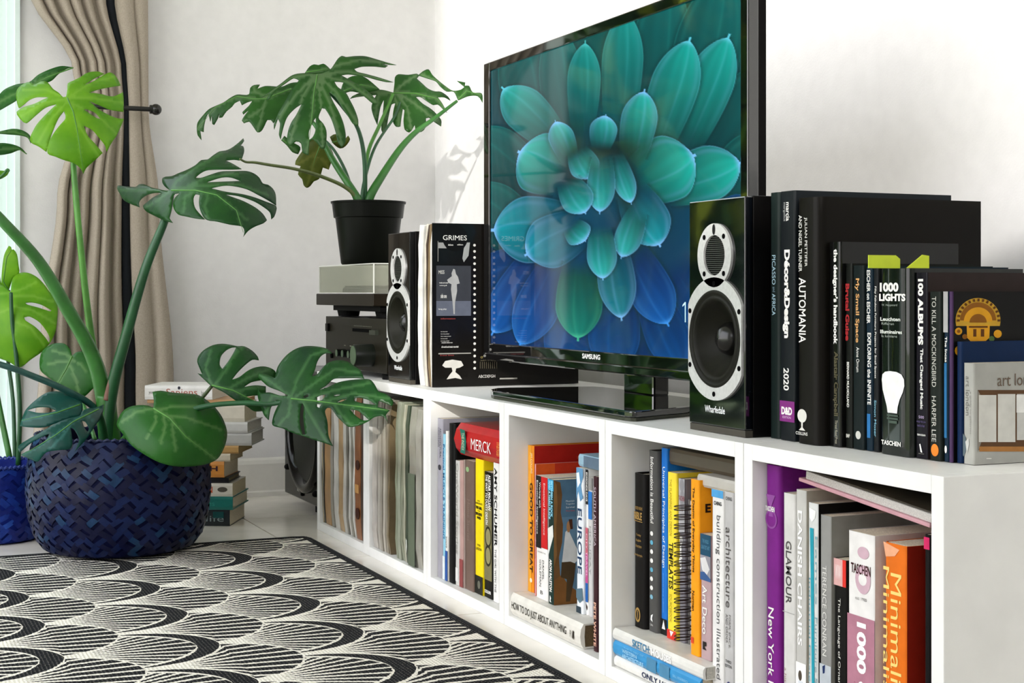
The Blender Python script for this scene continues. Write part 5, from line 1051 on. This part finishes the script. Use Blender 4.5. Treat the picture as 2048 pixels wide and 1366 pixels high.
leaf('leaf', mon, c1, [(720, 455), (735, 370), (740, 310), (800, 280), (880, 240), (930, 205), (1000, 183), (1080, 182), (1140, 205), (1020, 262), (915, 330), (1010, 292), (1150, 208), (1210, 190), (1260, 225), (1300, 290), (1318, 332), (1230, 345), (1100, 370), (970, 408), (1100, 425), (1230, 452), (1345, 405), (1352, 500), (1350, 620), (1210, 598), (1090, 548), (975, 500), (1080, 592), (1190, 655), (1280, 690), (1355, 697), (1330, 760), (1290, 850), (1270, 890), (1220, 960), (1165, 1060), (1150, 990), (1080, 900), (1010, 820), (915, 770), (960, 880), (1040, 970), (1122, 1070), (1060, 1130), (940, 1240), (912, 1300), (880, 1240), (800, 1180), (700, 1150), (600, 1110), (520, 1075), (530, 960), (590, 850), (650, 770), (715, 690), (700, 610), (640, 690), (590, 800), (545, 920), (505, 1060), (420, 1000), (340, 960), (330, 900), (350, 850), (400, 760), (470, 680), (560, 590), (620, 535), (500, 572), (400, 650), (285, 745), (230, 710), (185, 650), (180, 622), (250, 572), (380, 530), (460, 490), (530, 460), (400, 460), (320, 490), (260, 540), (205, 580), (190, 540), (175, 450), (185, 380), (230, 330), (310, 295), (380, 320), (440, 290), (500, 287), (540, 320), (580, 370), (640, 410), (690, 460)],
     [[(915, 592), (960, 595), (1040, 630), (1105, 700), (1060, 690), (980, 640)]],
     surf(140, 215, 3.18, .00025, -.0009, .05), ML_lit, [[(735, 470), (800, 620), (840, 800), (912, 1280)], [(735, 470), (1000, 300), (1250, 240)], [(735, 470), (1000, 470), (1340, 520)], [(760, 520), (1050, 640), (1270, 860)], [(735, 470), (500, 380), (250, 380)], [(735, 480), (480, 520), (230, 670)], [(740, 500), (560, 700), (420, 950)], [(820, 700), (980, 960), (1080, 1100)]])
c2 = (220, 260, 5.851)
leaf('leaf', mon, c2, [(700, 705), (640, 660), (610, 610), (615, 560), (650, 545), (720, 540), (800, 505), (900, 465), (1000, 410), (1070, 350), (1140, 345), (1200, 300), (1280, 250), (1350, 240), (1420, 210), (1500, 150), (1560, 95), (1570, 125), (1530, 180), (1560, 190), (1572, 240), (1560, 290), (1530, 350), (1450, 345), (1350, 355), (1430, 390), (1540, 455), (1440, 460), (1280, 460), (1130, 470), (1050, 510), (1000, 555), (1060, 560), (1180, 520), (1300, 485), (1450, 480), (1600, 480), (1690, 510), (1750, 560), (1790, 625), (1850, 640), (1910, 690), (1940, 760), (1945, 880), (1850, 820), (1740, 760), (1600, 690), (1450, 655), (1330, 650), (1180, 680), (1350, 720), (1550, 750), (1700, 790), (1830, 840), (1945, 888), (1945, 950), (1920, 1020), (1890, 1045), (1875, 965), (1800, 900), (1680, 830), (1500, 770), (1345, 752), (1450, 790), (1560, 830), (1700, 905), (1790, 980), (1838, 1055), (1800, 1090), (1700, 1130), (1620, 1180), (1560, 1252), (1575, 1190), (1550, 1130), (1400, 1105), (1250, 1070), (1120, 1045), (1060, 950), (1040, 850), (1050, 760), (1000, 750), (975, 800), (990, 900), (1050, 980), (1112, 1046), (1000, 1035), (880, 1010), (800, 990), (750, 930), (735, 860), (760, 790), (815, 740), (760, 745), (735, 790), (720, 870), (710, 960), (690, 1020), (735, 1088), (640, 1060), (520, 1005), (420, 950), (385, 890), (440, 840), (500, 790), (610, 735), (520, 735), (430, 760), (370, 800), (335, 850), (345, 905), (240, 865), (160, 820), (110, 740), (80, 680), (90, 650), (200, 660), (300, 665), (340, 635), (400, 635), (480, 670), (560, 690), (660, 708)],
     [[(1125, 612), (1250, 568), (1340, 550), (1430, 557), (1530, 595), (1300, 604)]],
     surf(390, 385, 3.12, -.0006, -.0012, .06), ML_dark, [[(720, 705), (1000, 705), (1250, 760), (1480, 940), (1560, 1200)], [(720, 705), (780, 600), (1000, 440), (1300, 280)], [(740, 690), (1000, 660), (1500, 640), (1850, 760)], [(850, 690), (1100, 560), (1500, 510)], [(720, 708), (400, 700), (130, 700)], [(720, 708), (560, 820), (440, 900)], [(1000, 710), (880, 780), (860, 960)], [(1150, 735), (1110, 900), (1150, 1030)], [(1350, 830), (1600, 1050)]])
c3_ = (380, 670, 4.876)
leaf('leaf', mon, c3_, [(200, 492), (130, 428), (72, 372), (118, 382), (95, 330), (70, 260), (80, 210), (130, 150), (220, 100), (310, 85), (400, 95), (460, 108), (530, 110), (610, 155), (660, 210), (672, 245), (610, 240), (540, 290), (460, 370), (410, 435), (480, 410), (560, 350), (640, 315), (740, 308), (830, 350), (840, 420), (700, 440), (600, 460), (530, 505), (640, 490), (740, 500), (740, 590), (640, 590), (545, 602), (640, 650), (740, 690), (740, 740), (630, 745), (560, 700), (460, 650), (330, 560), (250, 520)],
     [[(452, 118), (420, 180), (370, 260), (315, 330), (290, 290), (300, 210), (350, 150), (410, 120)]],
     surf(470, 745, 3.10, .0002, -.0008, .06), ML_dark, [[(215, 490), (420, 540), (600, 630), (735, 700)], [(230, 490), (300, 420), (430, 200), (520, 120)], [(215, 490), (150, 330), (200, 150)], [(380, 520), (560, 420), (780, 330)], [(430, 545), (600, 520), (730, 530)]])
leaf('leaf', mon, c3_, [(960, 590), (870, 545), (760, 500), (690, 440), (615, 388), (660, 370), (750, 385), (830, 420), (838, 365), (860, 300), (910, 230), (960, 180), (1030, 135), (1110, 110), (1200, 108), (1290, 120), (1350, 140), (1385, 180), (1330, 175), (1280, 200), (1240, 260), (1220, 330), (1190, 400), (1230, 392), (1300, 310), (1360, 265), (1450, 245), (1540, 260), (1600, 300), (1660, 340), (1700, 425), (1620, 418), (1500, 420), (1400, 428), (1330, 490), (1255, 535), (1330, 515), (1450, 460), (1600, 435), (1750, 432), (1800, 480), (1840, 550), (1900, 570), (1950, 600), (1985, 655), (1970, 692), (1900, 660), (1840, 640), (1830, 700), (1890, 715), (1950, 735), (1910, 780), (1930, 850), (1880, 790), (1800, 800), (1740, 840), (1650, 880), (1550, 895), (1500, 860), (1430, 790), (1380, 720), (1340, 708), (1315, 740), (1340, 850), (1350, 980), (1395, 1085), (1300, 1050), (1200, 1020), (1100, 985), (1000, 955), (900, 910), (805, 880), (810, 800), (840, 720), (885, 640), (820, 640), (845, 668), (790, 700), (765, 830), (720, 780), (690, 700), (660, 600), (660, 500), (685, 560), (780, 560), (880, 590)],
     [[(1230, 612), (1280, 585), (1328, 582), (1285, 635), (1235, 640)], [(1232, 672), (1280, 675), (1260, 710), (1235, 698)], [(1395, 588), (1430, 580), (1470, 581), (1430, 594)], [(1432, 655), (1480, 630), (1538, 622), (1470, 652)], [(1560, 725), (1640, 740), (1745, 828), (1690, 832), (1620, 790)], [(1598, 618), (1650, 610), (1740, 632), (1815, 682), (1700, 668), (1600, 640)], [(1092, 662), (1110, 700), (1105, 800), (1124, 972), (1097, 970), (1070, 850), (1077, 720)], [(1102, 602), (1150, 577), (1155, 600), (1112, 614)]],
     surf(600, 790, 3.03, -.00050, -.00075, .02), ML_dark, [[(985, 620), (1200, 640), (1500, 680), (1935, 735)], [(985, 620), (1050, 420), (1180, 200), (1330, 150)], [(1010, 620), (1200, 480), (1420, 330), (1650, 370)], [(1120, 630), (1400, 540), (1750, 470)], [(1300, 650), (1600, 570), (1940, 620)], [(985, 620), (960, 780), (860, 880)], [(1090, 640), (1180, 800), (1330, 1040)], [(1400, 675), (1480, 780), (1580, 880)], [(975, 610), (800, 590), (740, 760)], [(975, 605), (820, 480), (680, 390)]])
c5 = (0, 740, 4.357)
leaf('leaf', mon, c5, [(1335, 330), (1340, 260), (1328, 190), (1400, 180), (1500, 195), (1620, 205), (1720, 215), (1800, 260), (1870, 320), (1930, 400), (1965, 480), (1980, 560), (1960, 660), (1900, 770), (1800, 820), (1650, 842), (1530, 840), (1400, 810), (1280, 750), (1150, 660), (1070, 560), (1020, 490), (1020, 450), (1060, 370), (1130, 320), (1220, 305), (1300, 312)], [],
     surf(340, 860, 2.98, .0003, -.0006, .06), ML_mid, [[(1340, 335), (1480, 420), (1620, 580), (1880, 780)], [(1370, 350), (1500, 320), (1760, 320)], [(1440, 390), (1640, 420), (1930, 520)], [(1350, 345), (1360, 450), (1280, 600)], [(1420, 380), (1440, 500), (1400, 640)], [(1500, 440), (1510, 560), (1530, 700)], [(1340, 335), (1200, 360), (1060, 450)]])
leaf('leaf', mon, c5, [(700, 395), (715, 360), (760, 335), (840, 325), (905, 300), (900, 360), (870, 430), (820, 500), (770, 580), (720, 640), (650, 710), (675, 660), (690, 600), (650, 520), (615, 500), (625, 560), (620, 680), (500, 700), (400, 720), (330, 800), (290, 790), (220, 760), (180, 740), (230, 710), (300, 680), (400, 610), (430, 555), (330, 600), (250, 650), (170, 720), (158, 665), (250, 600), (350, 545), (440, 490), (520, 450), (600, 420)],
     [[(715, 440), (745, 450), (778, 510), (765, 540), (735, 500)]],
     surf(125, 860, 2.98, .0003, -.0007, .08), ML_flare, [[(860, 340), (640, 450), (480, 570), (200, 740)], [(640, 450), (560, 560), (440, 680)], [(760, 390), (800, 440)]])
leaf('leaf', mon, c5, [(225, 345), (300, 270), (400, 200), (500, 185), (600, 210), (700, 260), (720, 300), (705, 390), (600, 425), (500, 460), (380, 500), (250, 500), (170, 490), (200, 400)], [[(238, 350), (320, 326), (420, 326), (488, 355), (430, 370), (330, 372)]],
     surf(100, 815, 3.12, 0, -.0006, .06), ML_flare, [[(700, 300), (500, 370), (190, 440)]])
c6 = (0, 480, 4.552)
leaf('leaf', mon, c6, [(655, 1055), (640, 1000), (590, 945), (500, 940), (430, 970), (380, 1020), (360, 1100), (370, 1190), (440, 1250), (520, 1310), (600, 1370), (737, 1434), (830, 1370), (885, 1290), (860, 1180), (810, 1100), (760, 1020), (700, 1020)], [],
     surf(138, 735, 3.34, -.0003, -.0004, .05), ML_mid, [[(655, 1060), (600, 1180), (530, 1300)], [(650, 1060), (560, 1030), (480, 1010)], [(630, 1110), (540, 1110), (440, 1130)], [(640, 1150), (690, 1260), (720, 1400)], [(660, 1090), (730, 1130), (780, 1190)]])
leaf('leaf', mon, c1, [(-60, 500), (0, 425), (60, 370), (180, 320), (320, 295), (420, 215), (560, 150), (680, 120), (808, 138), (740, 148), (640, 210), (560, 285), (420, 330), (300, 400), (180, 500), (80, 560), (0, 605), (-60, 625)], [],
     surf(60, 180, 3.42, -.0002, .0004, .04), ML_mid, [[(800, 138), (500, 250), (0, 510)]])
stem('petiole', mon, [(228, 905, 3.22), (200, 770, 3.21), (178, 640, 3.20), (160, 480, 3.19), (149, 360, 3.195), (146, 300, 3.20), (141, 240, 3.20)], .0085, .0052, M_stemb)
stem('petiole', mon, [(212, 890, 3.19), (222, 790, 3.18), (250, 680, 3.16), (290, 540, 3.15), (330, 440, 3.165), (342, 392, 3.178)], .0150, .0066, M_stemd)
stem('petiole', mon, [(222, 900, 3.22), (205, 780, 3.19), (180, 700, 3.17), (130, 610, 3.13), (75, 520, 3.10), (0, 437, 3.06), (-45, 385, 3.08), (-72, 300, 3.22), (-62, 235, 3.36), (-30, 222, 3.425)], .0190, .0042, M_stem)
stem('petiole', mon, [(240, 900, 3.20), (300, 850, 3.06), (400, 815, 3.05), (480, 806, 3.05), (540, 808, 3.05), (580, 800, 3.045)], .0060, .0045, M_stemd)
stem('petiole', mon, [(235, 900, 3.22), (300, 830, 3.16), (380, 815, 3.12), (424, 772, 3.105)], .0055, .0036, mat('#3a4a26', .5, .1))
stem('petiole', mon, [(225, 905, 3.18), (262, 862, 3.07), (306, 818, 3.022)], .0070, .0050, M_stem)
stem('petiole', mon, [(215, 905, 3.18), (205, 850, 3.13), (196, 820, 3.096)], .0085, .0065, M_stemd)
stem('petiole', mon, [(210, 860, 3.22), (185, 812, 3.18), (120, 775, 3.13), (60, 750, 3.10), (20, 735, 3.08), (-30, 720, 3.07)], .0075, .0062, mat('#1d4a44', .35, .1))
stem('petiole', mon, [(190, 880, 3.26), (165, 800, 3.36), (143, 714, 3.362)], .005, .0036, M_stem)
stem('sheath', mon, [(214, 800, 3.175), (222, 760, 3.17), (238, 715, 3.165)], .0085, .002, mat('#7a5546', .6, .2, 30))
stem('trunk', mon, [(222, 940, 3.21), (222, 900, 3.21), (214, 830, 3.195), (212, 790, 3.19)], .026, .020, M_stem, n=16)

# second basket plant at the door, cut by the edge of the frame
BX2, BY2 = -.155, -.705
m2 = thing('potted_monstera', 'sunlit plant in a plain blue basket by the glass door, cut off by the frame', 'plant', (BX2, BY2, 0))
prof2 = [(.001, 0.0006), (.085, 0.0006), (.10, .004), (.108, .04), (.112, .09), (.113, .13), (.112, .150), (.110, .165), (.108, .168), (.104, .165), (.108, .14), (.001, .138)]
basket(m2, (BX2, BY2, 0), prof2, ['#10206a', '#16307e', '#1f4496'], 10, 34, .1095, 9)
MB().lathe((BX2, BY2, .146), [(.001, .006), (.104, .0)], 'z', 32).build('soil', mat('#2a2018', .95, .3, 90), m2, smooth='all')
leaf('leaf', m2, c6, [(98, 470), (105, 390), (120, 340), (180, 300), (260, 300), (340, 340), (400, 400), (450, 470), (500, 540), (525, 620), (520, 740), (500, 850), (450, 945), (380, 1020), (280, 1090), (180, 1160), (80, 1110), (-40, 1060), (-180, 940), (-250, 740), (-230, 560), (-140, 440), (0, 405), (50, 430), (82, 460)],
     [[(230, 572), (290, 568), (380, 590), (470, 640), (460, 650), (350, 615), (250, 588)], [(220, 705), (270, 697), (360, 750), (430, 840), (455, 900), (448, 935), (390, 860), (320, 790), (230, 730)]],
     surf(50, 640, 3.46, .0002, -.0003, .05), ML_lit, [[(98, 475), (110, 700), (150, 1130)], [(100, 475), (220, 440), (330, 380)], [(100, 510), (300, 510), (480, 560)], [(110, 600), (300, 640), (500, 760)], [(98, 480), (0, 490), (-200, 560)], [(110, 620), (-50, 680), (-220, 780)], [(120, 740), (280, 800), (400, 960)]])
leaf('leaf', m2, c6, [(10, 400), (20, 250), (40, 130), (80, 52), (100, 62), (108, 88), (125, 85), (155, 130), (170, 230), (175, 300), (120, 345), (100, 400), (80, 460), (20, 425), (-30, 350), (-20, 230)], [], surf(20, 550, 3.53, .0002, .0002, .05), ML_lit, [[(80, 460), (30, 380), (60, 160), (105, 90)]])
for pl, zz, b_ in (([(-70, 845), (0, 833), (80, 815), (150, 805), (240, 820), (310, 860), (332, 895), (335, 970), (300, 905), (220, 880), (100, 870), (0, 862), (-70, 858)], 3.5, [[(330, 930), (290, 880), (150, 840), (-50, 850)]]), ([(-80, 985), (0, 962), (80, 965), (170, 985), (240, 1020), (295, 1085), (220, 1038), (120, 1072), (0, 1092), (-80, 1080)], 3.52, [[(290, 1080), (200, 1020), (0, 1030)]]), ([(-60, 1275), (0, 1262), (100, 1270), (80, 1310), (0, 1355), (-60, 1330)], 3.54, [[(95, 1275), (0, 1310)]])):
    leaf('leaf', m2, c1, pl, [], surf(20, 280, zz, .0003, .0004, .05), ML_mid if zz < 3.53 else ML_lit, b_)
# leaves and stems stay on this plant: petioles run from the basket up to each blade
stem('petiole', m2, [(36, 930, 3.47), (40, 820, 3.46), (33, 720, 3.46), (24, 640, 3.455), (22, 585, 3.455)], .0055, .0042, M_stemd)
stem('petiole', m2, [(30, 930, 3.49), (26, 800, 3.50), (14, 700, 3.53), (16, 620, 3.54), (18, 580, 3.54)], .0048, .0036, M_stemd)
stem('petiole', m2, [(20, 930, 3.49), (-20, 700, 3.52), (-30, 420, 3.54), (10, 345, 3.54), (18, 343, 3.54)], .0050, .0026, M_stem)
stem('petiole', m2, [(22, 930, 3.49), (-26, 650, 3.51), (-40, 380, 3.52), (-14, 305, 3.525), (-10, 300, 3.53)], .0048, .0026, M_stem)
stem('petiole', m2, [(24, 930, 3.49), (-34, 620, 3.50), (-46, 350, 3.505), (-14, 265, 3.505), (-8, 265, 3.51)], .0048, .0026, M_stem)

# ------------------------------------------------------------------ philodendron in a black pot on the turntable lid
PX, PY, PZ = .070, .103, .6178
phi = thing('potted_philodendron', 'lacy-leaved plant in a black plastic nursery pot on the turntable lid', 'plant', (PX, PY, PZ))
MB().lathe((PX, PY, PZ), [(.001, 0), (.060, 0), (.0635, .004), (.0765, .108), (.0805, .110), (.0845, .142), (.0870, .1425), (.0875, .147), (.0835, .147), (.0770, .118), (.001, .118)], 'z', 56).build('pot', mat('#0c0e0a', .4, .05, 50, spec=.14), phi, smooth=True)
MB().lathe((PX, PY, PZ + .1185), [(.001, .008), (.076, .002)], 'z', 32).build('soil', mat('#2a1f16', .95, .3, 90), phi, smooth='all')
c7 = (560, 90, 4.407); c8 = (380, 90, 5.94); c9 = (700, 110, 4.554)
# hanging and rear leaves first
leaf('leaf', phi, c7, [(370, 830), (320, 820), (270, 835), (200, 930), (140, 1020), (135, 1055), (182, 1068), (160, 1140), (195, 1180), (210, 1235), (238, 1258), (270, 1240), (300, 1200), (345, 1180), (378, 1080), (430, 1098), (460, 1010), (470, 960), (420, 870)], [], surf(630, 320, 3.60, 0, .0003, .05), ML_old, [[(370, 840), (310, 1000), (240, 1240)], [(340, 930), (230, 1010), (150, 1050)], [(320, 980), (400, 1030), (430, 1090)]])
leaf('leaf', phi, c7, [(440, 810), (490, 785), (555, 835), (600, 798), (618, 830), (580, 890), (530, 912), (470, 870)], [], surf(680, 280, 3.62, 0, .0003, .05), ML_old, [[(460, 860), (600, 820)]])
leaf('leaf', phi, c7, [(10, 840), (40, 800), (100, 850), (180, 900), (160, 962), (110, 945), (60, 885)], [], surf(580, 290, 3.54, 0, .0003, .05), ML_phil, vein_w=1.3, vein_s=.22, grid=6, veins=[[(20, 830), (150, 940)]])
leaf('leaf', phi, c8, [(645, 592), (560, 588), (480, 625), (400, 680), (300, 725), (220, 765), (150, 840), (90, 920), (80, 1000), (92, 1075), (135, 1130), (120, 1022), (160, 1035), (165, 960), (190, 860), (217, 810), (240, 910), (258, 828), (265, 940), (285, 950), (330, 870), (352, 805), (345, 865), (380, 860), (430, 790), (500, 730), (530, 690), (590, 660), (615, 715), (680, 680), (740, 662), (700, 720), (620, 800), (632, 825), (700, 768), (640, 850), (615, 900), (640, 930), (700, 910), (750, 970), (800, 1038), (850, 1020), (890, 950), (920, 890), (960, 890), (990, 930), (1050, 850), (1090, 800), (1200, 700), (1260, 610), (1300, 440), (1200, 450), (1090, 495), (1000, 490), (890, 487), (800, 520), (830, 470), (760, 475), (715, 510), (700, 585)], [],
     surf(540, 220, 3.55, .0001, -.0006, .04), ML_phil, vein_w=1.3, vein_s=.22, grid=6, veins=[[(1200, 520), (900, 640), (750, 640), (560, 610), (300, 740), (90, 1000)], [(900, 640), (860, 800), (800, 1020)], [(960, 620), (760, 560), (760, 490)], [(880, 740), (700, 860), (640, 910)]])
leaf('leaf', phi, c9, [(-90, 350), (-60, 250), (0, 200), (60, 188), (130, 200), (200, 250), (270, 312), (200, 332), (100, 345), (0, 332), (-90, 372)], [], surf(740, 170, 3.60, 0, -.0004, .03), ML_phil, vein_w=1.3, vein_s=.22, grid=6, veins=[[(-60, 330), (100, 270), (240, 300)]])
leaf('leaf', phi, c7, [(218, 248), (260, 190), (300, 170), (340, 176), (380, 164), (410, 180), (445, 215), (400, 245), (300, 255)], [], surf(630, 135, 3.52, 0, -.0004, .03), ML_phil, vein_w=1.3, vein_s=.22, grid=6, veins=[[(230, 240), (430, 210)]])
leaf('leaf', phi, c9, [(360, 332), (395, 342), (405, 260), (410, 200), (440, 175), (530, 180), (610, 170), (632, 185), (610, 215), (660, 260), (710, 305), (770, 330), (830, 335), (895, 380), (915, 415), (860, 385), (800, 385), (840, 440), (885, 525), (845, 490), (800, 450), (760, 455), (700, 420), (640, 380), (600, 382), (660, 440), (750, 500), (830, 590), (830, 650), (770, 610), (720, 570), (692, 575), (690, 660), (650, 700), (600, 700), (590, 638), (560, 690), (540, 705), (500, 680), (488, 600), (496, 500), (482, 490), (468, 580), (460, 650), (420, 652), (390, 600), (395, 510), (412, 438), (380, 450), (350, 570), (330, 680), (300, 712), (285, 680), (290, 600), (302, 500), (308, 410), (280, 470), (262, 560), (250, 640), (215, 560), (195, 480), (210, 420), (240, 362), (150, 372), (60, 382), (0, 397), (20, 375), (100, 340), (200, 320), (290, 316)], [],
     surf(800, 210, 3.61, .0004, -.0008, .02), ML_phil, vein_w=1.3, vein_s=.22, grid=6, veins=[[(395, 345), (600, 350), (800, 400), (880, 520)], [(395, 345), (500, 250), (600, 190)], [(420, 350), (520, 470), (560, 680)], [(450, 350), (640, 480), (820, 640)], [(395, 345), (440, 480), (440, 640)], [(390, 345), (320, 520), (300, 700)], [(385, 342), (260, 360), (230, 560)], [(385, 340), (200, 340), (20, 385)]])
leaf('leaf', phi, c9, [(985, 412), (945, 335), (880, 332), (820, 285), (780, 240), (700, 212), (620, 186), (660, 150), (715, 130), (750, 180), (810, 235), (880, 290), (940, 325), (1010, 315), (1042, 290), (975, 235), (1050, 250), (1047, 280), (1085, 280), (1120, 340), (1200, 350), (1208, 435), (1165, 375), (1080, 375), (1000, 408)], [], surf(920, 190, 3.62, .0003, -.0005, .04), ML_phil, vein_w=1.3, vein_s=.22, grid=6, veins=[[(985, 405), (1060, 330), (1190, 360)], [(960, 340), (800, 240), (650, 180)]])
leaf('leaf', phi, c7, [(335, 255), (440, 216), (470, 180), (510, 120), (545, 95), (580, 105), (660, 97), (750, 98), (850, 125), (950, 155), (1025, 175), (960, 172), (900, 158), (952, 182), (930, 197), (830, 188), (720, 190), (655, 210), (680, 235), (760, 255), (870, 285), (1000, 327), (940, 325), (860, 308), (760, 280), (690, 268), (600, 258), (540, 266), (620, 310), (720, 365), (800, 430), (850, 490), (862, 520), (820, 515), (740, 450), (650, 385), (560, 330), (480, 322), (510, 370), (580, 420), (620, 490), (660, 570), (690, 660), (690, 715), (640, 690), (590, 610), (540, 540), (490, 460), (430, 412), (470, 500), (520, 590), (560, 690), (580, 790), (575, 860), (545, 905), (510, 860), (490, 770), (450, 650), (395, 560), (370, 556), (340, 640), (380, 690), (408, 750), (410, 830), (395, 910), (360, 912), (330, 870), (290, 830), (262, 850), (250, 972), (200, 950), (185, 870), (140, 850), (95, 890), (60, 868), (70, 760), (100, 680), (140, 620), (190, 520), (130, 560), (60, 640), (20, 760), (5, 832), (-10, 790), (0, 690), (-20, 650), (-52, 745), (-55, 700), (-20, 610), (30, 520), (100, 400), (165, 312), (120, 292), (30, 350), (-40, 400), (-90, 470), (-125, 484), (-90, 430), (-165, 462), (-120, 430), (0, 345), (110, 265), (220, 247)],
     [[(255, 835), (255, 760), (300, 660), (315, 640), (310, 760), (285, 815)]],
     surf(640, 150, 3.42, -.0001, -.0011, .03), ML_phil, vein_w=1.3, vein_s=.22, grid=6, veins=[[(330, 258), (300, 420), (280, 650), (240, 950)], [(335, 255), (500, 180), (700, 130), (1000, 170)], [(340, 255), (600, 235), (960, 320)], [(345, 262), (600, 330), (840, 500)], [(335, 265), (500, 420), (680, 690)], [(330, 265), (440, 520), (550, 880)], [(325, 265), (360, 520), (375, 890)], [(320, 262), (200, 450), (90, 860)], [(315, 258), (120, 460), (-40, 700)], [(310, 255), (100, 290), (-140, 455)]])
for nm, pts, r0, r1, M_ in (
    ('petiole', [(716, 398, 3.43), (672, 330, 3.46), (650, 290, 3.5), (630, 250, 3.54), (600, 225, 3.55)], .0105, .0035, M_stem),
    ('petiole', [(730, 396, 3.44), (729, 320, 3.43), (716, 258, 3.43), (686, 215, 3.43), (655, 180, 3.43), (634, 148, 3.425)], .0062, .0030, M_stemd),
    ('petiole', [(730, 392, 3.46), (735, 310, 3.50), (757, 255, 3.55), (775, 215, 3.60), (786, 188, 3.615)], .0050, .0040, M_stemb),
    ('petiole', [(724, 396, 3.43), (733, 345, 3.45), (752, 290, 3.49), (788, 235, 3.57), (800, 205, 3.605)], .0042, .0028, M_stemd),
    ('petiole', [(738, 398, 3.44), (764, 352, 3.46), (800, 298, 3.50), (832, 264, 3.54), (870, 236, 3.59), (914, 202, 3.615)], .0120, .0035, M_stem),
    ('petiole', [(716, 400, 3.43), (690, 374, 3.42), (640, 352, 3.38), (590, 338, 3.32), (540, 330, 3.26), (510, 325, 3.22), (492, 324, 3.20), (480, 318, 3.18)], .0052, .0022, mat('#55622f', .5, .1)),
    ('petiole', [(710, 398, 3.46), (690, 340, 3.5), (668, 300, 3.56), (645, 276, 3.6)], .0050, .0030, M_stemd)):
    pts = [(732 - 8 * 0, 440, 3.455)] + pts
    stem(nm, phi, pts, r0, r1, M_)

# ------------------------------------------------------------------ pile of books on the floor behind the basket
ang = math.atan2(RT.y, RT.x) - .05
SU, SV = Vector((math.cos(ang), math.sin(ang), 0)), Vector((-math.sin(ang), math.cos(ang), 0))
pile = [  # right end pixel, top y, bottom y, length, depth, cover, pages, label, prints, hard
    (460, 1020, 1052, .20, .15, '#141c22', PAGE, 'nearly black paperback at the very bottom of the floor pile', [('t', 'life', .72, .93, .34, .72, '#8d9c9c', 'h', -.005), ('r', .80, .93, .1, .5, '#1c4a4a', 'emblem')], False),
    (466, 993, 1019, .215, .16, '#127068', PAGE, 'teal hardback second from the bottom of the floor pile', [('t', 'stories', .55, .8, .35, .7, '#3f9a8c', 'h')], True),
    (465, 966, 992, .20, .14, '#d9d3c6', '#cbbf9f', 'cream paperback with red lettering near the bottom of the floor pile', [('t', 'KAREEN', .45, .76, .25, .72, '#c8522c', 'h', .02), ('e', .82, .94, .28, .66, '#5a554c')], False),
    (456, 954, 965, .19, .13, '#141318', '#8f8468', 'thin black book under the orange one in the floor pile', [], True),
    (450, 922, 953, .19, .13, '#d08a3c', PAGE, 'orange paperback with a dark spine letter in the floor pile', [('t', 'H', .82, .92, .28, .60, '#3a2430', 'h', .03)], False),
    (462, 906, 921, .18, .12, '#c9bfa8', '#c2b491', 'buff paperback above the orange one in the floor pile', [], False),
    (478, 890, 905, .19, .14, '#b08a52', '#b39d6e', 'tan book jutting out under the grey ones in the floor pile', [], False),
    (502, 864, 889, .21, .15, '#a9a8a2', '#b7b4aa', 'grey hardback jutting furthest out of the floor pile', [], True),
    (497, 842, 863, .20, .15, '#b9b8b2', '#bdb9ae', 'pale grey hardback on the longer grey one in the floor pile', [], True),
    (488, 805, 841, .20, .14, '#c9c2b0', '#c4bb9f', 'thick cream paperback under the brown one in the floor pile', [], False),
    (482, 797, 804, .225, .15, '#b58a5c', '#b08a58', 'brown card-covered book under the white one in the floor pile', [('t', 'WILD', .16, .34, .1, .9, '#5a3a2a', 'h', .02)], False),
    (424, 769, 796.5, .162, .15, '#e8e5e0', '#d9d4c6', 'white paperback with faded red lettering on top of the floor pile', [('t', 'Sapiens', .32, .78, .22, .85, '#b0604c', 'h'), ('t', 'yuval', .06, .16, .35, .65, '#8a8884', 'h'), ('e', .49, .53, .05, .28, '#3a3a44'), ('t', 'best', .84, .92, .35, .65, '#8a8884', 'h')], False)]
zf = 3.555; zc = .0005
P0_ = on_z(460, 1052, 0)
pa = [  # world thickness from the pixels, stacked upward
]
for k, (pr, yt, yb_, L, dp, c_, pg_, lab, prints, hard) in enumerate(pile):
    th = (yb_ - yt) * zf / FPX + (.0009 if k else 0)
    rt = at_depth(pr, 900, zf); base = Vector((rt.x, rt.y, 0)); org = base - SU * L
    r = flat_book(0, L, 0, dp, 0, th - .0002, c_, lab + ', behind the navy basket', prints=prints, hard=hard, group='pile of books on the floor', pages=pg_)
    r.location = org + Vector((0, 0, zc)) + SU * (L / 2) + SV * (dp / 2); r.rotation_euler = (0, 0, ang + random.uniform(-.03, .03)); zc += th
